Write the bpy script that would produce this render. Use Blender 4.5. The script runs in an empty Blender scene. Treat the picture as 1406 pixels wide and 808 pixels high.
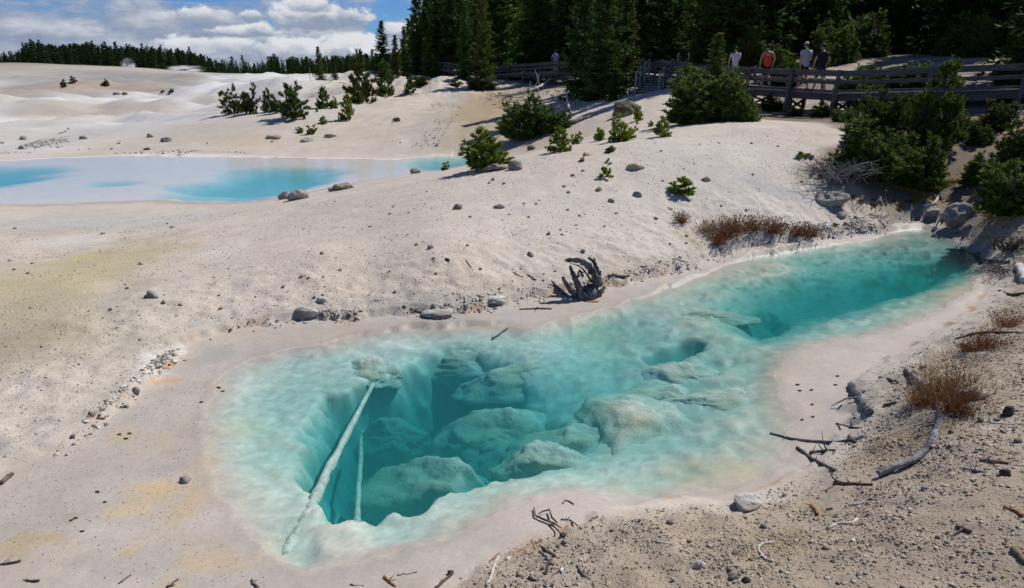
import bpy, bmesh, math, random
import numpy as np
from mathutils import Vector, Matrix, noise as mnoise
R = math.radians
scene = bpy.context.scene
COL = scene.collection
rng = np.random.default_rng(7)
random.seed(7)

# ------------------------------------------------------------------ camera
CAM_Z = 3.5
PITCH = math.atan(307 / 936.0)
F = 936.0
cp, sp = math.cos(PITCH), math.sin(PITCH)
cam = bpy.data.cameras.new('camera'); camo = bpy.data.objects.new('camera', cam); COL.objects.link(camo)
camo.location = (0, 0, CAM_Z); camo.rotation_euler = (math.pi / 2 - PITCH, 0, 0)
cam.sensor_width = 36; cam.lens = 36 * F / 1406.0
cam.clip_start = 0.05; cam.clip_end = 12000
scene.camera = camo

def ray(px, py):
    xc = (px - 703) / F; yc = (404 - py) / F
    return np.array([xc, cp + yc * sp, -sp + yc * cp])
def at_z(px, py, z):
    d = ray(px, py); t = (z - CAM_Z) / d[2]
    return np.array([0, 0, CAM_Z]) + d * t
def at_y(px, py, Y):
    d = ray(px, py); t = Y / d[1]
    return np.array([0, 0, CAM_Z]) + d * t

# ------------------------------------------------------------------ noise
_perm = np.random.default_rng(11).permutation(512)
_perm = np.concatenate([_perm, _perm, _perm])
def pn(x, y, seed=0):
    x = np.asarray(x, float) + seed * 17.31; y = np.asarray(y, float) - seed * 9.77
    xi = np.floor(x).astype(int); yi = np.floor(y).astype(int)
    xf = x - xi; yf = y - yi
    u = xf * xf * xf * (xf * (xf * 6 - 15) + 10); v = yf * yf * yf * (yf * (yf * 6 - 15) + 10)
    def g(ix, iy, dx, dy):
        h = _perm[(_perm[ix & 511] + iy) & 511] * (2 * math.pi / 512)
        return np.cos(h) * dx + np.sin(h) * dy
    a = g(xi, yi, xf, yf); b = g(xi + 1, yi, xf - 1, yf)
    c = g(xi, yi + 1, xf, yf - 1); d = g(xi + 1, yi + 1, xf - 1, yf - 1)
    return ((a + (b - a) * u) + ((c + (d - c) * u) - (a + (b - a) * u)) * v) * 1.5
def fbm(x, y, octs=4, seed=0, gain=.5):
    s = 0; a = 1; f = 1; n = 0
    for o in range(octs):
        s = s + a * pn(np.asarray(x) * f, np.asarray(y) * f, seed + o * 3); n += a; a *= gain; f *= 2.03
    return s / n
def sm(x, a=0., b=1.):
    t = np.clip((np.asarray(x, float) - a) / (b - a), 0, 1); return t * t * (3 - 2 * t)

def sdist(x, y, poly):
    """signed distance to a polygon, positive inside"""
    x = np.asarray(x, float); y = np.asarray(y, float)
    shp = x.shape; x = x.ravel(); y = y.ravel()
    P = np.asarray(poly)[:, :2]
    d = np.full(x.shape, 1e9); ins = np.zeros(x.shape, bool)
    bb = (x > P[:, 0].min() - 12) & (x < P[:, 0].max() + 12) & (y > P[:, 1].min() - 12) & (y < P[:, 1].max() + 12)
    xs = x[bb]; ys = y[bb]; dd = np.full(xs.shape, 1e9); ii = np.zeros(xs.shape, bool)
    n = len(P)
    for i in range(n):
        ax, ay = P[i]; bx, by = P[(i + 1) % n]
        ex, ey = bx - ax, by - ay
        t = np.clip(((xs - ax) * ex + (ys - ay) * ey) / (ex * ex + ey * ey + 1e-12), 0, 1)
        dd = np.minimum(dd, (xs - ax - t * ex) ** 2 + (ys - ay - t * ey) ** 2)
        c = ((ay > ys) != (by > ys)) & (xs < (bx - ax) * (ys - ay) / ((by - ay) if by != ay else 1e-12) + ax)
        ii ^= c
    d[bb] = np.sqrt(dd); ins[bb] = ii
    d[~bb] = 12
    return np.where(ins, d, -d).reshape(shp)

def smooth_poly(pts, it=2):
    P = np.asarray(pts)[:, :2]
    for _ in range(it):
        Q = np.roll(P, -1, 0)
        P = np.stack([P * .75 + Q * .25, P * .25 + Q * .75], 1).reshape(-1, 2)
    return P
def zpoly(px, z, it=2):
    return smooth_poly([at_z(a, b, z) for a, b in px], it)

# ------------------------------------------------------------------ outlines of the water
POOL = zpoly([(281,600),(283,565),(296,530),(320,502),(372,486),(440,474),(520,455),(600,449),(680,447),(735,452),
              (780,436),(850,420),(900,402),(950,384),(1000,362),(1060,346),(1130,338),(1190,331),(1215,318),(1262,312),(1300,322),
              (1345,348),(1352,372),(1330,402),(1275,436),(1185,462),(1110,474),(1075,486),(1068,520),(1082,560),(1092,600),
              (1070,640),(1000,668),(930,682),(880,690),(800,676),(740,688),(680,706),(600,744),(520,770),(440,792),(388,780),
              (345,735),(312,690),(288,645)], 0.0)
FLAT = zpoly([(-250,1000),(-160,760),(0,655),(60,628),(120,600),(190,552),(228,505),(270,470),(330,454),(450,443),(560,437),(620,438),(700,424),
              (760,408),(850,396),(940,376),(985,352),(1040,340),(1120,333),(1200,322),(1215,312),(1262,306),(1310,318),(1352,344),(1368,372),
              (1345,410),(1320,440),(1260,478),(1190,520),(1165,560),(1160,610),(1110,650),(1010,690),(930,690),(840,700),
              (760,745),(690,775),(590,830),(520,900),(400,1000)], 0.02)
HOLE = zpoly([(408,600),(420,560),(462,535),(520,520),(545,506),(575,486),(640,474),(700,492),(752,525),(790,572),(818,606),(790,640),(742,652),(690,662),
              (640,680),(590,694),(545,718),(492,730),(448,736),(424,702),(410,650)], -0.14)
CAVE = zpoly([(878,486),(900,478),(948,466),(970,468),(968,482),(935,490),(898,497)], -0.12)
HOLE2 = zpoly([(1000,432),(1030,402),(1075,384),(1130,372),(1190,366),(1235,352),(1292,346),(1322,358),(1300,380),(1262,398),(1215,412),(1170,428),(1112,436),
               (1070,462),(1030,466)], -0.1)
HOLE3 = zpoly([(1180,392),(1225,372),(1290,362),(1310,372),(1262,392),(1215,405)], -0.2)
HOLE4 = zpoly([(1022,440),(1050,412),(1088,424),(1080,444),(1050,458)], -0.2)
LAKE_Z = -0.25
LAKE = zpoly([(-320,228),(-120,224),(0,221),(100,216),(200,213),(320,214),(420,217),(500,218),(560,219),(600,214),(645,212),(662,218),(658,232),(620,240),(540,252),(470,268),
              (400,284),(300,278),(240,276),(190,275),(110,279),(0,284),(-200,290),(-420,292)], LAKE_Z)
LBLUE1 = zpoly([(-300,262),(-60,258),(0,256),(50,247),(85,238),(60,229),(0,228),(-120,230),(-300,236)], LAKE_Z, 2)
LBLUE2 = zpoly([(205,268),(250,254),(300,240),(330,233),(400,230),(470,233),(478,243),(440,255),(390,271),(330,276),(240,275)], LAKE_Z, 2)
LBLUE3 = zpoly([(560,221),(600,216),(645,213),(662,219),(650,232),(610,232),(570,232)], LAKE_Z, 2)
LBLUE4 = zpoly([(112,256),(125,250),(160,248),(200,250),(170,254)], LAKE_Z, 2)

# ------------------------------------------------------------------ terrain: a sheet through surveyed points
CZ = [  # pixel, pixel, height
 (0,808,.05),(200,808,.04),(400,808,.03),(550,808,.06),(0,700,.06),(150,700,.03),(250,600,.02),(0,640,.12),(100,590,.12),(190,540,.12),
 (0,560,.2),(100,500,.24),(230,490,.12),(330,450,.12),(450,437,.13),(550,432,.14),(620,433,.13),(700,420,.13),(760,405,.14),(850,392,.12),(940,372,.12),(985,345,.15),
 (1040,332,.22),(0,450,.35),(0,380,.3),(120,400,.4),(200,405,.4),(0,330,.1),(150,330,.15),(0,292,-.12),(200,290,-.12),(300,288,-.05),
 (350,283,.1),(400,275,.3),(500,258,.55),(640,235,1.0),(760,208,1.3),(880,190,1.6),(1000,168,1.95),(1100,170,1.95),(1170,180,1.85),
 (300,350,.4),(300,300,.25),(450,350,.55),(600,350,.62),(600,290,.85),(700,370,.4),(700,310,.7),(700,260,1.0),(700,222,1.2),(500,380,.36),(500,320,.55),(500,280,.6),
 (850,330,.5),(850,280,.85),(850,230,1.3),(1060,250,1.0),(1060,290,.6),(1000,300,.55),(1000,220,1.45),(1000,190,1.7),(1000,270,.85),
 (150,400,.35),(150,460,.26),(150,520,.18),(0,520,.25),(0,600,.14),
 (100,270,-.35),(300,270,-.4),(100,235,-.35),(300,232,-.35),(450,228,-.35),(560,224,-.3),(620,221,-.3),(0,216,-.18),(200,211,-.18),(400,211,-.18),(600,211,-.18),(655,212,-.15),
 (1100,326,.2),(1200,313,.16),(1250,307,.12),(1290,309,.14),(1335,330,.12),(1372,380,.12),(1345,430,.15),(1250,478,.13),(1180,530,.14),(1190,590,.2),(1110,655,.14),(1000,692,.12),
 (850,705,.1),(750,715,.07),(650,770,.07),(600,800,.1),(1250,270,.58),(1250,290,.33),(1300,260,.71),(1200,270,.62),(1150,300,.32),(1150,250,.95),(1230,220,1.28),(1150,200,1.6),(1300,200,1.55),(1406,300,.75),(1330,300,.38),(1406,260,1.1),
 (1406,220,1.4),(1400,380,.2),(1406,450,.6),(1330,500,.5),(1280,580,.55),(1406,560,.75),(1200,700,.45),(1000,760,.35),(800,790,.22),(1406,700,.8),(1100,808,.45),(1406,808,.75),(700,808,.16)]
CY = [  # pixel, pixel, distance
 (720,185,33),(800,165,32),(863,158,30),(900,150,30),(920,165,27),(690,140,50),(640,150,45),(600,170,38),(560,190,35),(620,195,34),(700,120,58),(640,112,62),(600,108,72),(560,115,70),(500,110,90),
 (450,112,85),(560,150,45),(480,130,58),(400,158,42),(330,152,46),(400,185,37),(480,170,40),(300,185,37),(250,195,35),(400,118,90),(300,130,75),(330,145,62),(250,150,60),(250,165,50),(100,165,48),
 (0,165,48),(150,190,38),(0,190,38),(100,145,60),(200,150,60),(0,130,75),(100,130,78),(150,128,80),(200,125,90),(100,112,120),(200,112,120),(300,112,120),(0,105,150),(50,88,190),(0,87,190),
 (120,91,190),(200,94,190),(250,99,190),(300,102,190),(360,104,180),(420,105,170),(1200,85,38),(1070,90,38),(1350,80,34),(1406,160,21),(1250,165,23),(1100,165,25),(1030,160,27),(1060,130,33),
 (940,130,33),(820,140,38),(780,120,52)]
CX = [(0,0,.6),(-4,0,.2),(4,0,1.0),(-6,3,.25),(9,4,1.3),(12,8,1.6),(14,12,2.2),(-12,6,.4),(-16,12,.3),
      (10,60,3.4),(30,60,4.5),(45,90,6),(10,100,5),(60,60,6),(25,35,4.2),(40,30,5),(25,15,3),(-5,90,2.6),(0,150,5),(60,200,9),
      (-140,260,3.2),(-60,300,2.2),(-300,500,2),(0,600,2),(300,600,3),(0,2600,2),(-2000,2600,2),(2000,2600,2),(-60,60,.8),(-80,120,2.5),(-150,190,5.2),(-40,25,-.35),(-50,40,-.1)]
_pts = [at_z(*c) for c in CZ] + [at_y(*c) for c in CY] + [np.array(c, float) for c in CX]
_pts = np.array(_pts)
def _ab(x, y):
    x = np.asarray(x, float); y = np.maximum(np.asarray(y, float), -3.)
    return np.clip(x / (y + 6.), -1.6, 1.6), np.log(y + 6.) * 0.75
def _phi(r2): return .5 * r2 * np.log(r2 + 1e-9)
_A, _B = _ab(_pts[:, 0], _pts[:, 1])
_n = len(_pts)
_K = _phi((_A[:, None] - _A) ** 2 + (_B[:, None] - _B) ** 2) + np.eye(_n) * 4e-5
_Q = np.stack([np.ones(_n), _A, _B], 1)
_M = np.block([[_K, _Q], [_Q.T, np.zeros((3, 3))]])
_W = np.linalg.solve(_M, np.concatenate([_pts[:, 2], np.zeros(3)]))
def tps(x, y):
    a, b = _ab(x, y); shp = a.shape; a = a.ravel(); b = b.ravel(); out = np.empty(a.shape)
    for i in range(0, len(a), 20000):
        aa = a[i:i + 20000, None]; bb = b[i:i + 20000, None]
        out[i:i + 20000] = _phi((aa - _A) ** 2 + (bb - _B) ** 2) @ _W[:_n] + _W[_n] + _W[_n + 1] * aa[:, 0] + _W[_n + 2] * bb[:, 0]
    return out.reshape(shp)

# depth of the pool's floor between its sharp holes
DEP = [(330,600,.14),(300,560,.07),(400,500,.13),(340,520,.08),(500,480,.12),(380,700,.10),(340,690,.07),(430,760,.06),(620,462,.10),(560,470,.10),(750,480,.22),(800,470,.34),(850,450,.28),(950,440,.13),(1000,510,.28),(900,530,.40),(1050,560,.10),
       (1030,520,.18),(950,620,.20),(850,650,.22),(1000,640,.07),(1060,600,.06),(700,668,.16),(600,712,.13),(520,742,.12),(690,680,.14),(640,700,.13),(760,668,.13),(450,758,.1),(1045,378,.05),(1030,440,.42),(1055,415,.45),(1100,400,.48),(1160,392,.48),(1210,380,.45),(1120,432,.32),(1180,420,.26),(1010,415,.26),(1075,374,.06),(900,412,.07),(960,400,.12),(1080,352,.16),(1150,350,.2),(820,520,.5),(760,560,.75),(800,600,.65),(690,470,.16),(720,500,.3),(660,455,.06),
       (1060,475,.14),(1120,460,.16),(1200,442,.12),(1300,400,.05),(1250,430,.07),(1240,325,.04),(1210,330,.05),(1290,335,.15),(980,470,.2),(860,620,.4),(390,560,.24),(400,640,.26)]
_dp = np.array([list(at_z(a, b, -.62 * d)[:2]) + [d] for a, b, d in DEP])
_dk = np.sqrt(((_dp[:, None, :2] - _dp[None, :, :2]) ** 2).sum(-1) + .04)
_dw = np.linalg.solve(_dk + np.eye(len(_dp)) * .02, _dp[:, 2] - .18)
def shelf(x, y):
    s = np.full(np.shape(x), .18)
    for (a, b, d), w in zip(_dp, _dw): s = s + w * np.sqrt((x - a) ** 2 + (y - b) ** 2 + .04)
    return np.clip(s, .03, 1.0)

def height(x, y, masks=False):
    x = np.asarray(x, float); y = np.asarray(y, float)
    x, y = np.broadcast_arrays(x, y)
    z = tps(x, y)
    wob = fbm(x * 2.2, y * 2.2, 4, 5); wob2 = fbm(x * 6, y * 6, 3, 9)
    sp_ = sdist(x, y, POOL) + wob * .13 + wob2 * .07
    sf = sdist(x, y, FLAT) + wob * .20 + wob2 * .09
    sl = sdist(x, y, LAKE) + fbm(x * .5, y * .5, 3, 21) * .5
    dist = np.sqrt(x * x + y * y)
    # bank detail
    dry = sm(-sf, 0, .35)
    amp = .012 + .03 * sm(dist, 6, 16) + .30 * sm(dist, 55, 110) - .12 * sm(dist, 150, 190)
    sc = 1 / (0.9 + 5 * sm(dist, 25, 70))
    det = fbm(x * .9, y * .9, 5, 2) * np.minimum(amp, .06) * (.28 + 1.27 * sm(dist, 18, 40)) + np.where(dist > 30, fbm(x * .13, y * .2, 5, 3) * np.maximum(amp - .03, 0) * 1.6, 0)
    det = det + np.where(dist > 38, (fbm(x * .09, y * .10, 5, 8) * 1.7 - np.abs(fbm(x * .16, y * .11, 5, 13)) * 1.7 - np.abs(fbm(x * .5, y * .2, 4, 14)) * .5 + .5), 0) * sm(dist, 44, 62) * (1 - sm(dist, 150, 185)) * (1 - sm(x / np.maximum(y, 1), -.16, -.02))
    rill = -np.abs(fbm(x * .55 + y * .2, y * .25, 4, 31)) * .035 * sm(z, .4, 1.2) * sm(dist, 9, 14) * (1 - sm(dist, 40, 60))
    z = z + (det + rill) * (dry * .9 + .1) * (1 - .85 * sm(sl, -2.5, 0))
    z = z + dry * wob2 * .006 * (1 - sm(dist, 14, 22))
    # forested bank at the right is rougher
    # terraces far away: steps
    # the flats hug the water level
    flat = .012 + .055 * sm(-sp_, 0, 1.4) + wob * .006 - 3 * sm(-sp_, 2., 6.)
    zf = np.where(sf > 0, np.minimum(np.maximum(z * .55, flat), .11), np.maximum(z, flat))
    bank = .05 * sm(wob + wob2 * .5, -.35, .5) * sm(-sf, -.05, .22) * (1 - sm(-sf, .6, 2.2)) * (1 - sm(dist, 16, 22))
    z = np.where(sp_ < 6, zf * 1.0 + bank, z)
    # pool
    sh = shelf(x, y) * .62 * sm(sp_, 0, .34) + .015 * sm(sp_, 0, .1)
    rag = fbm(x * 3.1, y * 3.1, 4, 44) * .22 + fbm(x * 1.2, y * 1.2, 2, 45) * .12
    _hs = sdist(x, y, HOLE); _wd = .20 + 1.15 * sm((x + .2) * .8 + (y - 6.0) * .5, -.6, .8)
    h1 = sm(_hs + rag * (1.1 - .4 * _wd), -.05 - .25 * (_wd - .3), _wd)
    h1b = sm(sdist(x, y, HOLE) + rag * .6, .0, .6)
    hc = sm(sdist(x, y, CAVE) + rag * .25, -.04, .16)
    h2 = sm(sdist(x, y, HOLE2) + rag * .9, -.45, .75); h3 = sm(sdist(x, y, HOLE3) + rag * .5, -.4, .6); h4 = sm(sdist(x, y, HOLE4) + rag * .5, -.1, .35)
    ledge = fbm(x * 4.5, y * 4.5, 5, 61)
    dep = sh * 1.1 + h1 * .62 + h1b * 1.0 + hc * .45 + h2 * .40 + h3 * .46 + h4 * .42
    ins = sm(sp_, .05, .6)
    dep = dep + ins * (ledge * .035 * (.4 + h1) + np.abs(fbm(x * 1.3, y * 1.3, 4, 62)) * -.09 + .03 + fbm(x * 9, y * 9, 4, 63) * .034 - np.abs(fbm(x * 4.2, y * 4.2, 4, 64)) * .06 + .015)
    # grooves run down the shallow eastern shelf
    gro = np.sin((x * .30 - y * 1.0) * 11 + wob * 5) * .034 * sm(x, .7, 1.6) * ins * (1 - h2)
    dep = np.maximum(dep + gro, .004 + .02 * sm(sp_, 0, .3))
    dep = dep * .62      # the water bends the view: the floor is laid at the depth it seems to have
    z = np.where(sp_ > 0, -dep * sm(sp_, 0, .06), z)
    # lake
    lk = .008 + .012 * sm(sl, 0, 3) + fbm(x * .25, y * .5, 3, 70) * .006
    nb = fbm(x * .22, y * .55, 4, 71) * 1.2
    lb = np.maximum.reduce([sm(sdist(x, y, LBLUE1) + nb, -.7, 1.6), sm(sdist(x, y, LBLUE2) + nb, -.6, 1.6), .75 * sm(sdist(x, y, LBLUE3) + nb * .4, -.8, 1.2), .55 * sm(sdist(x, y, LBLUE4) + nb * .2, -.4, .8)])
    lk = np.maximum(lk, .006) + lb * .26
    z = np.where(sl > 0, LAKE_Z - lk * sm(sl, 0, .25), np.where(sl > -6, np.maximum(z, LAKE_Z + .02 + .035 * np.minimum(-sl, 3)), z))
    if masks: return z, sp_, sf, sl, dep, h1
    return z
def H1(x, y): return float(height(np.array([x]), np.array([y]))[0])

_ts = np.geomspace(2.5, 420, 900)
def hit(px, py):
    """where the line of sight through this spot of the photo meets the ground"""
    d = ray(px, py); P = d[None, :] * _ts[:, None]; P[:, 2] += CAM_Z
    h = height(P[:, 0], P[:, 1])
    k = np.nonzero(P[:, 2] < h)[0]
    if len(k) == 0: return P[-1]
    k = k[0]
    a, b = _ts[max(k - 1, 0)], _ts[k]
    t = np.linspace(a, b, 40); Q = d[None, :] * t[:, None]; Q[:, 2] += CAM_Z
    hh = height(Q[:, 0], Q[:, 1]); j = np.nonzero(Q[:, 2] < hh)[0]
    return Q[j[0]] if len(j) else P[k]
def mpp(p):
    """metres that one photo pixel spans at a point"""
    return (p[1] * cp + (CAM_Z - p[2]) * sp) / F

# ------------------------------------------------------------------ materials
def new_mat(name):
    m = bpy.data.materials.new(name); m.use_nodes = True
    nt = m.node_tree; nt.nodes.clear()
    return m, nt
class NT:
    def __init__(s, nt): s.nt = nt
    def n(s, typ, **kw):
        nd = s.nt.nodes.new(typ)
        for k, v in kw.items():
            if k.startswith('i_'):
                k2 = k[2:]; k2 = int(k2) if k2.isdigit() else k2.replace('_', ' ')
                if isinstance(v, bpy.types.NodeSocket): s.nt.links.new(v, nd.inputs[k2])
                else: nd.inputs[k2].default_value = v
            else: setattr(nd, k, v)
        return nd
    def math(s, op, a, b=0., c=0., clamp=False):
        nd = s.nt.nodes.new('ShaderNodeMath'); nd.operation = op; nd.use_clamp = clamp
        for i, v in enumerate((a, b, c)):
            if isinstance(v, bpy.types.NodeSocket): s.nt.links.new(v, nd.inputs[i])
            else: nd.inputs[i].default_value = v
        return nd.outputs[0]
    def mix(s, f, a, b, blend='MIX'):
        nd = s.nt.nodes.new('ShaderNodeMix'); nd.data_type = 'RGBA'; nd.blend_type = blend
        for i, v in ((0, f), (6, a), (7, b)):
            if isinstance(v, bpy.types.NodeSocket): s.nt.links.new(v, nd.inputs[i])
            else: nd.inputs[i].default_value = (*v, 1) if isinstance(v, tuple) and len(v) == 3 else v
        return nd.outputs[2]
    def sstep(s, v, a, b):
        nd = s.nt.nodes.new('ShaderNodeMapRange'); nd.interpolation_type = 'SMOOTHSTEP'
        s.nt.links.new(v, nd.inputs[0]); nd.inputs[1].default_value = a; nd.inputs[2].default_value = b
        return nd.outputs[0]
    def noise(s, vec, scale, detail=4, rough=.55):
        nd = s.n('ShaderNodeTexNoise'); nd.inputs['Scale'].default_value = scale; nd.inputs['Detail'].default_value = detail; nd.inputs['Roughness'].default_value = rough
        if vec is not None: s.nt.links.new(vec, nd.inputs['Vector'])
        return nd.outputs[0]
    def out(s, surf=None, vol=None):
        o = s.n('ShaderNodeOutputMaterial')
        if surf: s.nt.links.new(surf, o.inputs[0])
        if vol: s.nt.links.new(vol, o.inputs[1])

def simple(name, c1, c2, scale=8., rough=.8, bump=.0, bscale=None, stretch=None, rand=0., spec=.3, trans=0., two=None):
    """two tones mixed by noise, optional grain stretch, bump, per-object variation and translucency"""
    m, nt = new_mat(name); N = NT(nt)
    tc = N.n('ShaderNodeTexCoord').outputs['Object']
    if stretch:
        tc = N.n('ShaderNodeMapping', i_Vector=tc, i_Scale=stretch).outputs[0]
    f = N.noise(tc, scale, 5, .6)
    f = N.sstep(f, .32, .68)
    c = N.mix(f, c1, c2)
    if two: c = N.mix(N.sstep(N.noise(tc, scale * .23, 3), .45, .62), c, two)
    if rand:
        oi = N.n('ShaderNodeObjectInfo').outputs['Random']
        k = N.math('MULTIPLY_ADD', oi, 2 * rand, 1 - rand)
        c = N.mix(1., c, N.n('ShaderNodeCombineColor', i_Red=k, i_Green=k, i_Blue=k).outputs[0], 'MULTIPLY')
    b = N.n('ShaderNodeBsdfPrincipled'); nt.links.new(c, b.inputs['Base Color'])
    b.inputs['Roughness'].default_value = rough; b.inputs['Specular IOR Level'].default_value = spec
    if bump:
        bn = N.n('ShaderNodeBump', i_Height=N.noise(tc, bscale or scale * 3, 6, .65)); bn.inputs['Strength'].default_value = bump; bn.inputs['Distance'].default_value = .02
        nt.links.new(bn.outputs[0], b.inputs['Normal'])
    o = b.outputs[0]
    if trans:
        t = N.n('ShaderNodeBsdfTranslucent', i_Color=c)
        o = N.n('ShaderNodeMixShader', i_Fac=trans, i_1=o, i_2=t.outputs[0]).outputs[0]
    N.out(o)
    return m

# ------------------------------------------------------------------ object helpers
def mesh_np(name, V, Fc, smooth=False):
    me = bpy.data.meshes.new(name)
    V = np.asarray(V, np.float32); Fc = np.asarray(Fc, np.int32)
    k = Fc.shape[1]
    me.vertices.add(len(V)); me.vertices.foreach_set('co', V.ravel())
    me.loops.add(Fc.size); me.loops.foreach_set('vertex_index', Fc.ravel())
    me.polygons.add(len(Fc)); me.polygons.foreach_set('loop_start', np.arange(0, Fc.size, k, dtype=np.int32))
    me.polygons.foreach_set('loop_total', np.full(len(Fc), k, np.int32))
    if smooth: me.polygons.foreach_set('use_smooth', np.ones(len(Fc), bool))
    me.update(calc_edges=True)
    return me
def link(name, me, mat=None, parent=None, loc=None):
    o = bpy.data.objects.new(name, me); COL.objects.link(o)
    if mat is not None and not me.materials: me.materials.append(mat)
    if parent is not None: o.parent = parent
    if loc is not None: o.location = [float(v) for v in loc]
    return o
def tag(o, label=None, cat=None, group=None, kind=None):
    if label: o['label'] = label
    if cat: o['category'] = cat
    if group: o['group'] = group
    if kind: o['kind'] = kind
    return o
def empty(name, loc, label, cat, group=None, rz=0.):
    o = bpy.data.objects.new(name, None); COL.objects.link(o); o.empty_display_size = .1
    o.location = [float(v) for v in loc]; o.rotation_euler = (0, 0, rz)
    return tag(o, label, cat, group)
def dup(root, loc, rz=0., scale=1., label=None, group=None, cat=None):
    r = root.copy(); COL.objects.link(r); r.location = [float(v) for v in loc]; r.rotation_euler = (0, 0, rz)
    r.scale = (scale, scale, scale) if np.isscalar(scale) else scale
    if label: r['label'] = label
    if group: r['group'] = group
    if cat: r['category'] = cat
    for ch in KIDS.get(root.name, []):
        c = ch.copy(); COL.objects.link(c); c.parent = r
    return r
KIDS = {}
def nrm(v): return v / (np.linalg.norm(v, axis=-1, keepdims=True) + 1e-9)

def tube(pts, rad, sides=7, jitter=0., seed=0, caps=True):
    """closed tapering tube through points; returns V, tri/quads as quads list"""
    P = np.asarray(pts, float); n = len(P); rad = np.broadcast_to(np.asarray(rad, float), (n,))
    T = np.gradient(P, axis=0); T = nrm(T)
    up = np.array([0, 0, 1.]) if abs(T[0, 2]) < .9 else np.array([1., 0, 0])
    V = []; rg = np.random.default_rng(seed)
    a = np.linspace(0, 2 * math.pi, sides, endpoint=False)
    prof = 1 + jitter * rg.normal(size=sides)
    for i in range(n):
        s = nrm(np.cross(T[i], up)); u = np.cross(s, T[i]); up = u
        rr = rad[i] * prof * (1 + jitter * .5 * rg.normal(size=sides))
        V.append(P[i] + np.outer(np.cos(a) * rr, s) + np.outer(np.sin(a) * rr, u))
    V = np.concatenate(V); Fq = []
    for i in range(n - 1):
        for j in range(sides):
            k = (j + 1) % sides
            Fq.append((i * sides + j, i * sides + k, (i + 1) * sides + k, (i + 1) * sides + j))
    if caps:
        c0 = len(V); V = np.concatenate([V, [P[0], P[-1]]])
        for j in range(sides):
            k = (j + 1) % sides
            Fq.append((c0, k, j, c0)); Fq.append((c0 + 1, (n - 1) * sides + j, (n - 1) * sides + k, c0 + 1))
    return V, Fq
def mesh_mixed(name, V, faces, smooth=True):
    me = bpy.data.meshes.new(name)
    fs = []
    for f in faces:
        g = []
        for i in f:
            if int(i) not in g: g.append(int(i))
        fs.append(g)
    me.from_pydata([tuple(map(float, v)) for v in V], [], fs)
    if smooth: me.polygons.foreach_set('use_smooth', [True] * len(me.polygons))
    me.update(); return me
def merge(parts):
    V = []; Fq = []; o = 0
    for v, f in parts:
        V.append(np.asarray(v)); Fq += [tuple(i + o for i in q) for q in f]; o += len(v)
    return np.concatenate(V), Fq
def box(c, s, rot=None):
    c = np.asarray(c, float); s = np.asarray(s, float) / 2
    V = np.array([(x, y, z) for x in (-1, 1) for y in (-1, 1) for z in (-1, 1)]) * s
    if rot is not None: V = V @ np.asarray(rot).T
    return V + c, [(0, 1, 3, 2), (4, 6, 7, 5), (0, 4, 5, 1), (2, 3, 7, 6), (0, 2, 6, 4), (1, 5, 7, 3)]
def beam(p, q, w, h, upv=(0, 0, 1.)):
    """plank from p to q, w across, h along up"""
    p = np.asarray(p, float); q = np.asarray(q, float)
    t = nrm(q - p); s = nrm(np.cross(t, np.asarray(upv, float))); u = np.cross(s, t)
    V = [e + s * a * w / 2 + u * b * h / 2 for e in (p, q) for a in (-1, 1) for b in (-1, 1)]
    return np.array(V), [(0, 1, 3, 2), (4, 6, 7, 5), (0, 4, 5, 1), (2, 3, 7, 6), (0, 2, 6, 4), (1, 5, 7, 3)]
# ------------------------------------------------------------------ ground sheet
def axis(lo, hi, step, g, far_lo, far_hi):
    m = list(np.arange(lo, hi, step))
    s = step; v = hi; up = []
    while v < far_hi: up.append(v); s *= g; v += s
    s = step; v = lo; dn = []
    while v > far_lo: s *= g; v -= s; dn.append(v)
    return np.array(dn[::-1] + m + up)
gx = axis(-6., 8.5, .045, 1.03, -2600, 2600)
gy = axis(2.6, 13.5, .045, 1.018, -30, 3000)
GX, GY = np.meshgrid(gx, gy)
GZ, SP, SF, SL, DEPT, HO = height(GX, GY, True)
nx, ny = len(gx), len(gy)
idx = np.arange(nx * ny).reshape(ny, nx)
quads = np.stack([idx[:-1, :-1], idx[:-1, 1:], idx[1:, 1:], idx[1:, :-1]], -1).reshape(-1, 4)
gme = mesh_np('ground', np.stack([GX, GY, GZ], -1).reshape(-1, 3), quads, True)

def glook(A, x, y):
    x = np.asarray(x, float); y = np.asarray(y, float)
    i = np.clip(np.searchsorted(gx, x) - 1, 0, nx - 2); j = np.clip(np.searchsorted(gy, y) - 1, 0, ny - 2)
    u = np.clip((x - gx[i]) / (gx[i + 1] - gx[i]), 0, 1); v = np.clip((y - gy[j]) / (gy[j + 1] - gy[j]), 0, 1)
    return (A[j, i] * (1 - u) + A[j, i + 1] * u) * (1 - v) + (A[j + 1, i] * (1 - u) + A[j + 1, i + 1] * u) * v
def height(x, y): return glook(GZ, x, y)
def H1(x, y): return float(glook(GZ, x, y))

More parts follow.
